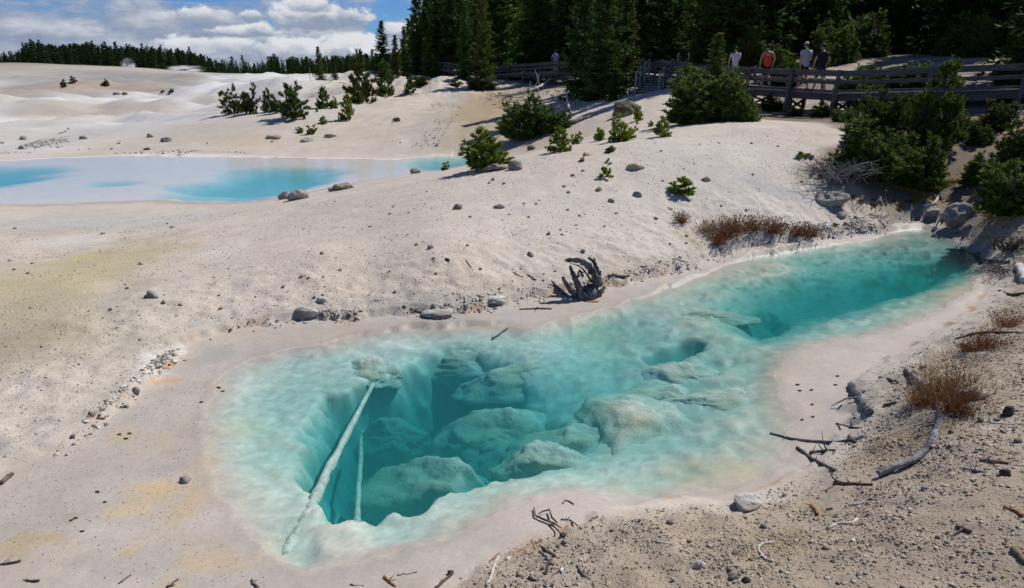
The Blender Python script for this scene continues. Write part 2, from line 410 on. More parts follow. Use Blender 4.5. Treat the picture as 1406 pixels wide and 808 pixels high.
# colours that the soil and the sinter themselves have
def C(*c): return np.array(c, float)
col = np.empty(GX.shape + (3,)); gr = np.zeros(GX.shape)
dist = np.sqrt(GX ** 2 + GY ** 2)
n1 = fbm(GX * .5, GY * .5, 5, 101)[..., None]; n2 = fbm(GX * 1.9, GY * 1.9, 5, 102)[..., None]; n3 = fbm(GX * 7, GY * 7, 3, 103)[..., None]
nf = fbm(GX * .06, GY * .1, 5, 104)[..., None]
sand = C(.545, .474, .395)
col[:] = sand * (1 + .10 * n1 + .10 * n2 + .06 * n3)
def paint(mask, c): 
    global col
    m = np.clip(mask, 0, 1)[..., None]; col = col * (1 - m) + c * m
def blob(px, py, rx, ry, z=None, rough=.5, seed=0, power=1.):
    """soft patch whose extent was measured in the photo, laid on the ground in metres"""
    p = hit(px, py) if z is None else at_z(px, py, z)
    q = hit(px, py - ry) if z is None else at_z(px, py - ry, z)
    r1 = rx * mpp(p); r2 = max(abs(q[1] - p[1]), 1e-3)
    out = np.zeros(GX.shape)
    i0, i1 = np.searchsorted(gx, [p[0] - 2.4 * r1, p[0] + 2.4 * r1]); j0, j1 = np.searchsorted(gy, [p[1] - 2.4 * r2, p[1] + 2.4 * r2])
    if i1 <= i0 or j1 <= j0: return out
    X, Y = GX[j0:j1, i0:i1], GY[j0:j1, i0:i1]
    d = np.sqrt(((X - p[0]) / r1) ** 2 + ((Y - p[1]) / r2) ** 2)
    out[j0:j1, i0:i1] = sm(1.35 - d + rough * fbm(X * 2.5 / r1, Y * 2.5 / r1, 4, 200 + seed), 0, 1.)
    return out
sand_var = fbm(GX * .35, GY * .35, 5, 108)
paint(sm(sand_var, .02, .35) * .35, C(.45, .40, .345))
paint((1 - sm(np.abs(fbm(GX * .55 + GY * .18, GY * .30, 5, 109)), 0, .05)) * .30, C(.42, .355, .285))
paint((1 - sm(np.abs(fbm(GX * 1.1, GY * .8 + GX * .3, 5, 110)), 0, .05)) * .22, C(.43, .37, .31))
paint(sm(fbm(GX * 1.4, GY * 1.4, 5, 111), .22, .45) * .45, C(.40, .375, .345))
paint(sm(fbm(GX * .8, GY * .8, 5, 112), .2, .5) * .35, C(.64, .59, .53))
# right bank: browner gravelly soil
rb = sdist(GX, GY, np.array([hit(590, 806)[:2], hit(690, 742)[:2], hit(760, 712)[:2], hit(850, 697)[:2], hit(1000, 688)[:2], hit(1110, 648)[:2], hit(1170, 590)[:2], hit(1180, 540)[:2], hit(1260, 480)[:2], hit(1330, 440)[:2], hit(1372, 385)[:2], hit(1365, 345)[:2], (13, 13), (20, 6), (8, -8), (0, -8), (-1.2, 1.5)]))
rbm = sm(rb + .2 * fbm(GX * 2.5, GY * 2.5, 4, 120), -.05, .40)
paint(rbm, C(.36, .29, .215) * (1 + .22 * n2 + .16 * n3 + .12 * n1))
paint(rbm * sm(fbm(GX * 1.1, GY * 1.1, 4, 121), .05, .5) * .6, C(.28, .195, .11))
paint(rbm * sm(fbm(GX * .9, GY * .9, 4, 122), .0, .5) * .6, C(.39, .335, .28))
gr = np.maximum(gr, rbm)
# left slope: buff, yellow and grey stains
for i, (px, py, rx, ry, c, k) in enumerate([
    (95, 375, 120, 45, C(.42, .35, .18), .7), (60, 440, 130, 50, C(.40, .345, .225), .7), (20, 475, 70, 40, C(.31, .265, .19), .65), (170, 480, 90, 30, C(.42, .375, .29), .6), (60, 310, 120, 12, C(.44, .42, .37), .6),
    (180, 300, 200, 10, C(.45, .44, .41), .5), (100, 330, 60, 8, C(.60, .56, .50), .6), (60, 320, 60, 8, C(.40, .32, .22), .35), (110, 355, 20, 6, C(.46, .42, .18), .45),
    (200, 420, 90, 30, C(.47, .43, .37), .4), (420, 300, 60, 20, C(.42, .38, .33), .5), (470, 325, 50, 12, C(.42, .38, .33), .35), (560, 380, 160, 30, C(.55, .47, .38), .3), (800, 300, 200, 60, C(.56, .51, .45), .5), (1000, 230, 160, 50, C(.56, .52, .47), .6),
    (1060, 260, 40, 10, C(.36, .35, .34), .55), (1090, 275, 50, 10, C(.38, .37, .36), .5), (1040, 250, 30, 10, C(.40, .39, .38), .5), (715, 325, 20, 12, C(.38, .36, .34), .45), (720, 290, 14, 6, C(.40, .39, .38), .4), (880, 370, 70, 18, C(.47, .38, .27), .5), (700, 400, 120, 16, C(.47, .39, .29), .4),
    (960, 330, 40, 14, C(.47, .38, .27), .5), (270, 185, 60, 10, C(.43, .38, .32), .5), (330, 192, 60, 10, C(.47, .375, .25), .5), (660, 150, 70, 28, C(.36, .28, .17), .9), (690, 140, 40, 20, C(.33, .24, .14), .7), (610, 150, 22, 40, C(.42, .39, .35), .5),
    (500, 185, 50, 10, C(.52, .44, .31), .45), (760, 195, 70, 14, C(.42, .34, .235), .7), (700, 205, 60, 10, C(.40, .33, .24), .6), (830, 170, 60, 12, C(.44, .38, .31), .5),
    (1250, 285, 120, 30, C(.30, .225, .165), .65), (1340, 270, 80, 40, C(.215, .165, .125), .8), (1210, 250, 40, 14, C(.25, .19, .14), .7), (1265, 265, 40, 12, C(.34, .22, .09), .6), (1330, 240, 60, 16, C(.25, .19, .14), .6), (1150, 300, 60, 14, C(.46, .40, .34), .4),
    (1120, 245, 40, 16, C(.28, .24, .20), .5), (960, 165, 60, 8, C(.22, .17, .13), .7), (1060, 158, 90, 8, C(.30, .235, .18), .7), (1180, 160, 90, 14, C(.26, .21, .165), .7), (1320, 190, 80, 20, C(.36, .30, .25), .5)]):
    paint(blob(px, py, rx, ry, seed=i) * k, c * (1 + .12 * n2))
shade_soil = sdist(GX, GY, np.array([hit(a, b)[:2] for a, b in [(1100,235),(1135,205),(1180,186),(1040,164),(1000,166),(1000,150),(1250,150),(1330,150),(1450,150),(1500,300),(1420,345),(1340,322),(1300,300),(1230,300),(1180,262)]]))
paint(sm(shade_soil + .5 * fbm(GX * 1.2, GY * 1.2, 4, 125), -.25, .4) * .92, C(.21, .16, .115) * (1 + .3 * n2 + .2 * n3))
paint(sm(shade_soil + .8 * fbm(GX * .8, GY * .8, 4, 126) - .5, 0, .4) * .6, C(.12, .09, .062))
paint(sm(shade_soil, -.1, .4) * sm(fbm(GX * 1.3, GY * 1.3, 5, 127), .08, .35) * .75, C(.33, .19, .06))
# far terraces: bleached sinter and grey slopes
farm = sm(GY, 36, 46) * (1 - sm(GX / (GY + 1e-6) + .06 * fbm(GX * .05, GY * .05, 3, 131), -.33, -.20))
paint(farm, (C(.50, .465, .42) * (1 + .16 * nf + .10 * n1)))
paint(farm * sm(nf[..., 0], .0, .35) * .7, C(.62, .60, .575))
for i, (px, py, rx, ry, c, k) in enumerate([(290, 116, 80, 10, C(.70, .69, .69), .9), (380, 112, 60, 8, C(.62, .61, .61), .8), (200, 112, 130, 12, C(.31, .295, .28), .95), (80, 118, 110, 11, C(.32, .30, .275), .95), (190, 126, 80, 7, C(.33, .31, .295), .8), (60, 127, 90, 6, C(.37, .345, .32), .8), (30, 98, 60, 6, C(.56, .49, .41), .7), (180, 104, 70, 5, C(.29, .275, .265), .8),
    (60, 145, 60, 8, C(.66, .63, .60), .9), (40, 156, 60, 5, C(.55, .50, .44), .7), (110, 142, 40, 8, C(.55, .47, .36), .5), (160, 150, 20, 6, C(.36, .33, .30), .6), (110, 156, 40, 4, C(.58, .45, .30), .5), (250, 152, 50, 10, C(.62, .55, .46), .5), (100, 185, 140, 12, C(.52, .475, .42), .6), (350, 103, 60, 3, C(.42, .31, .22), .6), (395, 108, 25, 4, C(.36, .33, .31), .5)]):
    paint(blob(px, py, rx, ry, seed=60 + i) * k, c)
aa = GX / (GY + 1e-6); na = fbm(GX * .05, GY * .05, 5, 133); nb_ = fbm(GX * .2, GY * .12, 5, 134)
paint(sm(GY, 88, 110) * (1 - sm(aa + .06 * na, -.42, -.35)) * np.clip(.75 + .9 * na, 0, 1) * (1 - sm(GY + 20 * na, 168, 184)), C(.30, .285, .262) * (1 + .25 * nb_[..., None]))
paint(sm(GY + 20 * na, 160, 182) * (1 - sm(aa, -.40, -.3)) * .8, C(.43, .37, .30))
paint(sm(GY, 74, 88) * (1 - sm(GY, 140, 155)) * sm(aa + .04 * na, -.46, -.41) * (1 - sm(aa + .05 * na, -.29, -.22)) * np.clip(.8 + .8 * nb_, 0, 1), C(.66, .65, .65))
paint(sm(GY, 44, 52) * (1 - sm(GY, 78, 90)) * (1 - sm(aa, -.36, -.28)) * sm(nb_, -.05, .25) * .7, C(.42, .375, .32))
paint(sm(GY, 130, 160) * sm(aa, -.36, -.3) * (1 - sm(aa, -.12, -.05)) * .7, C(.38, .29, .21))
# forest floor
fl = sm(GX - (7.5 + np.maximum(0, 34 - GY) * .52) + 1.5 * fbm(GX * .3, GY * .3, 3, 140), 0, 4) * sm(GY, 12, 15)
fl = np.maximum(fl, sm(GX - (-10 + np.maximum(0, 80 - GY) * .32), 0, 6) * sm(GY, 34, 50)) * (1 - .55 * sm(fbm(GX * .35, GY * .35, 4, 141), .05, .3))
paint(fl * .85, C(.17, .13, .092) * (1 + .3 * n2))
paint(sm(dist, 200, 260), C(.12, .11, .06))
# wet sinter flat round the pool: smooth, lilac grey, tan veins
fm = sm(SF + .12 * fbm(GX * 5, GY * 5, 4, 143), -.22, .25) * (1 - rbm)
paint(fm, C(.425, .375, .328) * (1 + .13 * n1 + .12 * n2 + .07 * n3))
paint(fm * sm(fbm(GX * .9, GY * 1.3, 5, 144), .05, .4) * .45, C(.43, .355, .265))
paint(fm * sm(fbm(GX * 1.6, GY * 2.2, 5, 145), .12, .4) * .45, C(.345, .32, .295))
paint(np.exp(-((SP + .05) / .05) ** 2) * (1 - .0 * fm) * .35, C(.30, .265, .22))
paint(np.exp(-((SF + .0) / .06) ** 2) * sm(fbm(GX * 1.5, GY * 1.5, 4, 146), .12, .35) * (1 - sm(dist, 14, 17)) * .8, C(.40, .20, .075))
pinks = blob(760, 690, 160, 40, z=.03, rough=.3) * fm
paint(pinks * .7, C(.52, .45, .40))
for i, (px, py, rx, ry, c, k) in enumerate([(215, 672, 40, 16, C(.52, .395, .235), .6), (180, 700, 36, 14, C(.50, .385, .24), .5), (258, 690, 24, 30, C(.48, .37, .24), .6), (275, 640, 22, 50, C(.44, .36, .27), .5), (290, 770, 60, 20, C(.47, .37, .25), .5), (180, 760, 14, 10, C(.47, .365, .22), .6), (60, 745, 50, 10, C(.40, .325, .21), .6), (20, 760, 30, 14, C(.42, .33, .19), .5), (170, 598, 22, 12, C(.46, .37, .24), .55), (225, 600, 8, 10, C(.48, .37, .22), .5),
    (240, 565, 40, 40, C(.43, .38, .33), .5), (300, 460, 60, 10, C(.47, .39, .29), .35), (235, 804, 16, 10, C(.46, .36, .22), .6), (300, 487, 26, 12, C(.36, .345, .30), .7), (255, 498, 20, 6, C(.40, .34, .28), .6), (100, 715, 16, 8, C(.36, .31, .24), .6)]):
    paint(blob(px, py, rx, ry, z=.03, seed=90 + i, rough=.9) * min(1., k * 1.6) * fm, c)
# white and orange mineral crust
for i, (px, py, rx, ry, c, k) in enumerate([(215, 500, 20, 12, C(.74, .70, .64), .8), (205, 515, 24, 10, C(.68, .62, .55), .6), (235, 520, 10, 4, C(.60, .31, .10), .6), (213, 524, 6, 4, C(.58, .30, .09), .7), (232, 503, 5, 5, C(.55, .25, .06), .7), (245, 485, 10, 5, C(.74, .72, .66), .5)]):
    paint(blob(px, py, rx, ry, z=.06, seed=120 + i, rough=1.3) * k, c)
# gravel along the banks
rim = np.exp(-((SF + .22) / .22) ** 2) * sm(dist, 5.5, 7.5) * (1 - sm(dist, 15, 19))
paint(rim * .45, C(.40, .37, .32) * (1 + .3 * n3))
gr = np.maximum(gr, rim * .9)
drys = sm(-SF, 0, .3)
gr = np.maximum(gr, drys * .60)
# lake bed
lb = sm(SL, -.2, .35)
paint(lb, C(.82, .73, .68) * (1 + .05 * nf))
paint(np.exp(-((SL + .35) / .3) ** 2) * (1 - sm(GY, 26, 27.5)) * .6, C(.30, .275, .25))
gr = gr * (1 - lb)
# pool floor: pale silica, tan tongues at the shallow east side
pm = sm(SP, -.05, .12)
n4 = fbm(GX * 14, GY * 14, 4, 107)[..., None]
floor = C(.62, .60, .54) * (1 + .22 * n2 + .26 * n3 + .34 * n4)
paint(pm * (.35 + .65 * sm(SP, .05, .4)), floor)
paint(pm * sm(fbm(GX * 2.4, GY * 2.4, 5, 151), .0, .5) * .55, C(.50, .46, .36))
for i, (px, py, rx, ry, c, k) in enumerate([(960, 655, 60, 22, C(.66, .52, .34), .8), (1010, 650, 40, 18, C(.66, .51, .33), .8), (1070, 570, 26, 20, C(.60, .50, .38), .7), (1085, 595, 20, 20, C(.60, .50, .38), .6), (830, 455, 40, 24, C(.60, .52, .36), .7), (770, 448, 40, 12, C(.58, .50, .38), .6), (1285, 395, 60, 22, C(.56, .46, .32), .9), (1240, 330, 60, 14, C(.42, .38, .32), .8), (1290, 345, 40, 16, C(.34, .31, .26), .7), (1030, 372, 30, 12, C(.52, .45, .34), .7), (860, 612, 40, 10, C(.60, .52, .38), .6),
    (1310, 415, 40, 16, C(.50, .41, .30), .8), (340, 590, 26, 16, C(.58, .52, .34), .4), (370, 650, 14, 10, C(.56, .50, .3), .3), (1180, 345, 90, 8, C(.40, .37, .30), .5)]):
    paint(blob(px, py, rx, ry, z=-.1, seed=160 + i, rough=.9) * k * pm, c)
paint(pm * sm(sdist(GX, GY, HOLE2) + .3 * fbm(GX * 2, GY * 2, 3, 152), -.1, .5) * .75, C(.30, .36, .26))
east = sm(GX - .9 + .5 * fbm(GX, GY, 3, 153), 0, 1.2)
paint(pm * east * .55, C(.42, .41, .335) * (1 + .15 * n2 + .15 * n3))
gr = gr * (1 - fm) * (1 - pm)
col = np.clip(col, .01, .9)
inl = sdist(GX, GY, np.array([at_z(a, b, 0)[:2] for a, b in [(1170,340),(1212,312),(1262,302),(1325,312),(1372,350),(1350,378),(1300,362),(1280,350),(1230,348)]]))
paint(sm(inl + .35 * fbm(GX * 1.6, GY * 1.6, 4, 155), -.1, .4) * .85, C(.27, .245, .205) * (1 + .2 * n2 + .2 * n3))
rgba = np.concatenate([col, gr[..., None]], -1).astype(np.float32).reshape(-1, 4)
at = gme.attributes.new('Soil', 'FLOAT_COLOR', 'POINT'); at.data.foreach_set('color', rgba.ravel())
wet = np.maximum.reduce([fm * (1 - sm(-SP, .0, 1.6)), pm, lb]).astype(np.float32)
at = gme.attributes.new('Wet', 'FLOAT', 'POINT'); at.data.foreach_set('value', wet.ravel())

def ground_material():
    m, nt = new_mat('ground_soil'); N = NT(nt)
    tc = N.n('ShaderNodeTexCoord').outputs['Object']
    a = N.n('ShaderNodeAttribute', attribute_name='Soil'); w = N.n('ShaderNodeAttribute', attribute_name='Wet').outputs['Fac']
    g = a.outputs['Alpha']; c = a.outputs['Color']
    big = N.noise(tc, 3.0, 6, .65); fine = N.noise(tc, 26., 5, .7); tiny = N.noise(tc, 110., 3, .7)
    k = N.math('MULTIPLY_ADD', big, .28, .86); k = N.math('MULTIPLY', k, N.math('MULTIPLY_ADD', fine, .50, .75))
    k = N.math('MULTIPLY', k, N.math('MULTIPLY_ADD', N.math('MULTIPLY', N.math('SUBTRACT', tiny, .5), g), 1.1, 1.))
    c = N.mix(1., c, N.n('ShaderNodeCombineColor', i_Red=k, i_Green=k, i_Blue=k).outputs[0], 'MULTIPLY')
    # scattered grains: dark and pale ones
    wv = N.n('ShaderNodeVectorMath', operation='ADD', i_0=tc, i_1=N.n('ShaderNodeTexNoise', i_Scale=9.).outputs[1]).outputs[0]
    def grains(scale, lo, hi):
        v = N.n('ShaderNodeTexVoronoi', i_Scale=scale, i_Vector=tc); v.inputs['Randomness'].default_value = 1
        cell = N.n('ShaderNodeSeparateColor', i_0=v.outputs['Color'])
        dot = N.math('SUBTRACT', 1., N.sstep(v.outputs['Distance'], .18, .42))
        on = N.math('GREATER_THAN', cell.outputs[0], lo); 
        return N.math('MULTIPLY', dot, on), cell.outputs[1], v.outputs['Distance']
    d1, t1, _ = grains(17., .72, 0); d2, t2, dd2 = grains(46., .45, 0)
    gg = N.math('MULTIPLY_ADD', g, .85, .10)
    pat = N.sstep(N.noise(tc, 1.3, 4), .38, .62)
    t1c = N.mix(t1, (.17, .14, .115), (.60, .55, .48)); t2c = N.mix(t2, (.19, .15, .12), (.60, .55, .47))
    c = N.mix(N.math('MULTIPLY', N.math('MULTIPLY', d1, gg), N.math('MULTIPLY_ADD', pat, .5, .25)), c, t1c)
    c = N.mix(N.math('MULTIPLY', N.math('MULTIPLY', d2, gg), .62), c, t2c)
    b = N.n('ShaderNodeBsdfPrincipled'); nt.links.new(c, b.inputs['Base Color'])
    nt.links.new(N.math('MULTIPLY_ADD', w, -.42, .93), b.inputs['Roughness'])
    b.inputs['Specular IOR Level'].default_value = .22
    h = N.math('MULTIPLY', N.math('ADD', N.math('MULTIPLY', d1, 1.2), N.math('ADD', N.math('MULTIPLY', d2, .6), N.math('MULTIPLY', fine, .7))), N.math('MULTIPLY_ADD', g, .95, .06))
    h = N.math('ADD', h, N.math('MULTIPLY', N.noise(tc, 9., 6, .7), .25))
    bn = N.n('ShaderNodeBump', i_Height=h); bn.inputs['Strength'].default_value = .85; bn.inputs['Distance'].default_value = .016
    nt.links.new(bn.outputs[0], b.inputs['Normal'])
    N.out(b.outputs[0]); return m
M_GROUND = ground_material()
ground = link('ground', gme, M_GROUND); tag(ground, kind='structure')

# ------------------------------------------------------------------ water
def water_material(name, sig, rip, bscale, scat=0., scol=(.3, .8, .8), rg_=.03):
    m, nt = new_mat(name); N = NT(nt)
    tc = N.n('ShaderNodeTexCoord').outputs['Object']
    mp = N.n('ShaderNodeMapping', i_Vector=tc, i_Scale=(1., 2.6, 1.)).outputs[0]
    h = N.math('ADD', N.noise(mp, bscale, 4, .6), N.math('MULTIPLY', N.noise(tc, bscale * .25, 3), 1.5))
    bn = N.n('ShaderNodeBump', i_Height=h); bn.inputs['Strength'].default_value = rip; bn.inputs['Distance'].default_value = .02
    gl = N.n('ShaderNodeBsdfGlossy', i_Normal=bn.outputs[0]); gl.inputs['Roughness'].default_value = rg_; gl.inputs['Color'].default_value = (1, 1, 1, 1)
    tr = N.n('ShaderNodeBsdfTransparent')
    fr = N.n('ShaderNodeFresnel', i_Normal=bn.outputs[0]); fr.inputs['IOR'].default_value = 1.33
    s = N.n('ShaderNodeMixShader', i_Fac=fr.outputs[0], i_1=tr.outputs[0], i_2=gl.outputs[0])
    mx = max(sig)
    ab = N.n('ShaderNodeVolumeAbsorption'); ab.inputs['Density'].default_value = mx
    ab.inputs['Color'].default_value = (*[1 - v / mx for v in sig], 1)
    v = ab.outputs[0]
    if scat:
        sc = N.n('ShaderNodeVolumeScatter'); sc.inputs['Density'].default_value = scat; sc.inputs['Color'].default_value = (*scol, 1)
        v = N.n('ShaderNodeAddShader', i_0=v, i_1=sc.outputs[0]).outputs[0]
    N.out(s.outputs[0], v); return m
def offset_poly(P, d):
    out = []
    n = len(P)
    area = .5 * np.sum(P[:, 0] * np.roll(P[:, 1], -1) - np.roll(P[:, 0], -1) * P[:, 1])
    sg = 1 if area > 0 else -1
    T = nrm(np.roll(P, -1, 0) - np.roll(P, 1, 0))
    return P + sg * d * np.stack([T[:, 1], -T[:, 0]], 1)
def water_body(name, P, z, depth, mat):
    bm = bmesh.new()
    top = [bm.verts.new((float(a), float(b), z)) for a, b in P]; bot = [bm.verts.new((float(a), float(b), z - depth)) for a, b in P]
    n = len(P)
    bm.faces.new(top); bm.faces.new(bot[::-1])
    for i in range(n):
        j = (i + 1) % n; bm.faces.new((top[i], bot[i], bot[j], top[j]))
    bmesh.ops.triangulate(bm, faces=[f for f in bm.faces if len(f.verts) > 4])
    bmesh.ops.recalc_face_normals(bm, faces=bm.faces[:])
    me = bpy.data.meshes.new(name); bm.to_mesh(me); bm.free()
    return tag(link(name, me, mat), kind='structure')
water_body('pool_water', offset_poly(POOL, .22), 0., 3.4, water_material('spring_water', (1.70, .52, .45), .26, 5., .34, (.16, .78, .74)))
water_body('lake_water', offset_poly(LAKE, .5), LAKE_Z, 1.5, water_material('lake_water', (.85, .20, .12), .25, 2., rg_=.16))

# ------------------------------------------------------------------ sky, sun
SUN_EL = R(50); sdir = nrm(np.array([.80, .60, 0])); sdir = np.array([sdir[0] * math.cos(SUN_EL), sdir[1] * math.cos(SUN_EL), math.sin(SUN_EL)])
sun = bpy.data.lights.new('sun', 'SUN'); suno = bpy.data.objects.new('sun', sun); COL.objects.link(suno)
sun.energy = 4.6; sun.angle = R(.53); sun.color = (1., .965, .91)
suno.rotation_euler = Vector(sdir).to_track_quat('Z', 'Y').to_euler(); suno.location = (20, 20, 40)
w = bpy.data.worlds.new('World'); scene.world = w; w.use_nodes = True
nt = w.node_tree; nt.nodes.clear(); N = NT(nt)
sky = N.n('ShaderNodeTexSky', sky_type='NISHITA'); sky.sun_disc = False
sky.sun_elevation = SUN_EL; sky.sun_rotation = math.atan2(sdir[0], sdir[1]); sky.altitude = 2300; sky.air_density = 1.; sky.dust_density = .0; sky.ozone_density = 4.
skyc = N.mix(1., sky.outputs[0], (.52, .79, 1.14), 'MULTIPLY')
bg1 = N.n('ShaderNodeBackground', i_Color=skyc); bg1.inputs['Strength'].default_value = .075
D = N.n('ShaderNodeSeparateXYZ', i_0=N.n('ShaderNodeTexCoord').outputs['Generated'])
U = N.math('MULTIPLY', N.math('ARCTAN2', D.outputs[0], D.outputs[1]), 57.2958); Vv = N.math('MULTIPLY', N.math('ARCSINE', D.outputs[2]), 57.2958)
def uv(px, py):
    d = nrm(ray(px, py)); return math.degrees(math.atan2(d[0], d[1])), math.degrees(math.asin(d[2]))
P1 = N.n('ShaderNodeCombineXYZ', i_X=N.math('MULTIPLY', U, .16), i_Y=N.math('MULTIPLY', Vv, .62), i_Z=0.).outputs[0]
P2 = N.n('ShaderNodeCombineXYZ', i_X=N.math('MULTIPLY', U, .5), i_Y=N.math('MULTIPLY', Vv, .85), i_Z=3.).outputs[0]
nA = N.noise(P1, 1.0, 7, .58); nB = N.noise(P2, 1.2, 8, .62); nC = N.noise(P2, .5, 4, .5)
# layered veil low over the horizon with blue gaps higher up
veil = N.sstep(N.math('ADD', nA, N.math('MULTIPLY', N.math('SUBTRACT', 4.2, Vv), .08)), .33, .56)
high = N.math('MULTIPLY', N.sstep(N.noise(P1, .35, 6, .6), .52, .7), .7)
veil = N.math('MAXIMUM', N.math('MULTIPLY', veil, N.math('SUBTRACT', 1., N.sstep(Vv, 7., 14.))), N.math('MULTIPLY', high, N.sstep(Vv, 6., 14.)))
# blue openings
def ell(px, py, rx, ry, k):
    u, v = uv(px, py); du = abs(uv(px + rx, py)[0] - uv(px - rx, py)[0]) / 2; dv = abs(uv(px, py + ry)[1] - uv(px, py - ry)[1]) / 2
    a = N.math('DIVIDE', N.math('SUBTRACT', U, u), du); b = N.math('DIVIDE', N.math('SUBTRACT', Vv, v), dv)
    r = N.math('SQRT', N.math('ADD', N.math('MULTIPLY', a, a), N.math('MULTIPLY', b, b)))
    e = N.math('ADD', N.math('SUBTRACT', 1., r), N.math('MULTIPLY', N.math('SUBTRACT', nB, .5), k))
    return e, b
for (px, py, rx, ry) in [(90, -6, 50, 8), (250, -2, 90, 6), (370, 32, 22, 9), (540, 14, 46, 22), (400, 56, 26, 4), (520, 40, 25, 14)]:
    e, b = ell(px, py, rx, ry, 1.0)
    veil = N.math('MULTIPLY', veil, N.math('SUBTRACT', 1., N.sstep(e, -.1, .5)))
lit = N.sstep(N.math('ADD', nA, N.math('MULTIPLY', nB, .5)), .58, 1.12)
vcol = N.mix(lit, (.30, .37, .52), (.78, .81, .87))
cov = veil; ccol = vcol
for (px, py, rx, ry, lo, hi) in [(480, 62, 60, 20, -.9, .3), (395, 66, 70, 18, -.9, .4), (300, 62, 90, 16, -1.2, .5), (330, 44, 60, 10, -.7, .6), (285, 22, 66, 14, -.9, .9), (355, 40, 22, 14, -.6, .4), (345, 22, 18, 12, -.4, .6), (438, 22, 84, 26, -.5, .5), (425, 4, 40, 16, -.9, .4), (505, 72, 30, 10, -.8, .3), (545, 40, 30, 12, -.5, .5)]:
    e, b = ell(px, py, rx, ry, 1.7)
    m = N.sstep(e, .0, .32)
    sh = N.sstep(N.math('ADD', b, N.math('MULTIPLY', N.math('SUBTRACT', nB, .5), 2.2)), lo, hi)
    ccol = N.mix(m, ccol, N.mix(sh, (.33, .40, .53), (.86, .88, .92)))
    cov = N.math('MAXIMUM', cov, m)
bg2 = N.n('ShaderNodeBackground', i_Color=ccol); bg2.inputs['Strength'].default_value = .85
mxs = N.n('ShaderNodeMixShader', i_Fac=cov, i_1=bg1.outputs[0], i_2=bg2.outputs[0])
wo = N.n('ShaderNodeOutputWorld'); nt.links.new(mxs.outputs[0], wo.inputs[0])
scene.view_settings.view_transform = 'Standard'; scene.view_settings.look = 'None'; scene.view_settings.exposure = 0; scene.view_settings.gamma = 1
scene.cycles.max_bounces = 8; scene.cycles.transparent_max_bounces = 12; scene.cycles.volume_bounces = 2
scene.cycles.caustics_reflective = False; scene.cycles.caustics_refractive = False
scene.cycles.use_denoising = True
# ------------------------------------------------------------------ materials of things
M_STONE = simple('grey_stone', (.20, .18, .155), (.36, .33, .29), 14, .9, .6, rand=.3)
M_TAN = simple('tan_stone', (.27, .22, .16), (.42, .36, .28), 12, .9, .6, rand=.25)
M_PALE = simple('pale_crust', (.42, .40, .36), (.62, .60, .55), 12, .9, .7, rand=.15, two=(.34, .30, .25))
M_BROWNROCK = simple('brown_boulder', (.10, .075, .05), (.21, .16, .11), 6, .9, .8, two=(.16, .15, .09))
M_DARKROCK = simple('dark_stone', (.035, .033, .03), (.10, .09, .08), 14, .85, .6)
M_SINTER = simple('silica_coat', (.44, .44, .38), (.68, .67, .60), 7, .95, .8, bscale=30, two=(.52, .48, .37))
M_SUNKWOOD = simple('silica_wood', (.46, .47, .41), (.74, .74, .67), 9, .9, 1., bscale=34)
M_GREYWOOD = simple('weathered_wood', (.08, .075, .08), (.36, .345, .35), 9, .85, .9, stretch=(1.2, 1.2, .25), bscale=26)
M_STUMPWOOD = simple('stump_wood', (.035, .034, .037), (.25, .245, .25), 10, .85, 1., stretch=(2.2, 2.2, .35), bscale=30)
M_BROWNWOOD = simple('brown_wood', (.09, .062, .042), (.24, .185, .14), 14, .9, .8, rand=.3)
M_DARKTWIG = simple('dark_twig', (.05, .042, .036), (.15, .125, .105), 20, .9, .5, rand=.3)
M_ORANGEWOOD = simple('orange_wood', (.22, .085, .03), (.40, .19, .07), 20, .8, .5)
M_PALEWOOD = simple('bleached_wood', (.42, .39, .36), (.66, .63, .58), 16, .85, .6)
M_TIMBER = simple('boardwalk_timber', (.065, .062, .062), (.15, .145, .145), 5, .85, .7, stretch=(.6, .6, 6), bscale=30)
M_DECK = simple('deck_timber', (.22, .20, .18), (.36, .335, .31), 5, .8, .6, bscale=24)
M_BARK = simple('bark', (.055, .042, .034), (.16, .13, .11), 9, .95, .8, stretch=(1, 1, .3))
M_NEEDLE = simple('conifer_needles', (.030, .074, .013), (.088, .150, .026), .7, .65, rand=.35, spec=.2, trans=.34)
M_NEEDLE_OL = simple('olive_needles', (.065, .088, .014), (.13, .155, .030), .9, .65, rand=.25, spec=.2, trans=.3)
M_YOUNG = simple('young_pine_needles', (.11, .17, .016), (.32, .40, .045), 9., .6, rand=.2, spec=.25, trans=.42)
M_BUSH = simple('shade_pine_needles', (.024, .062, .010), (.17, .24, .038), 9., .6, rand=.25, spec=.25, trans=.3)
M_FAR = simple('far_needles', (.024, .050, .012), (.052, .086, .022), .06, .8, rand=.35, spec=.1, trans=.15)
M_RUSTGRASS = simple('rust_grass', (.15, .055, .025), (.29, .135, .060), 14, .9, rand=.2, spec=.1, trans=.2)
M_STRAW = simple('straw_grass', (.25, .18, .09), (.42, .33, .18), 14, .9, rand=.2, spec=.1, trans=.2)
M_MOSS = simple('golden_moss', (.16, .115, .02), (.30, .20, .035), 12, .95, rand=.3, spec=.1, trans=.15)
M_DEADTWIG = simple('dead_brush', (.12, .11, .105), (.30, .28, .27), 14, .9, rand=.2)

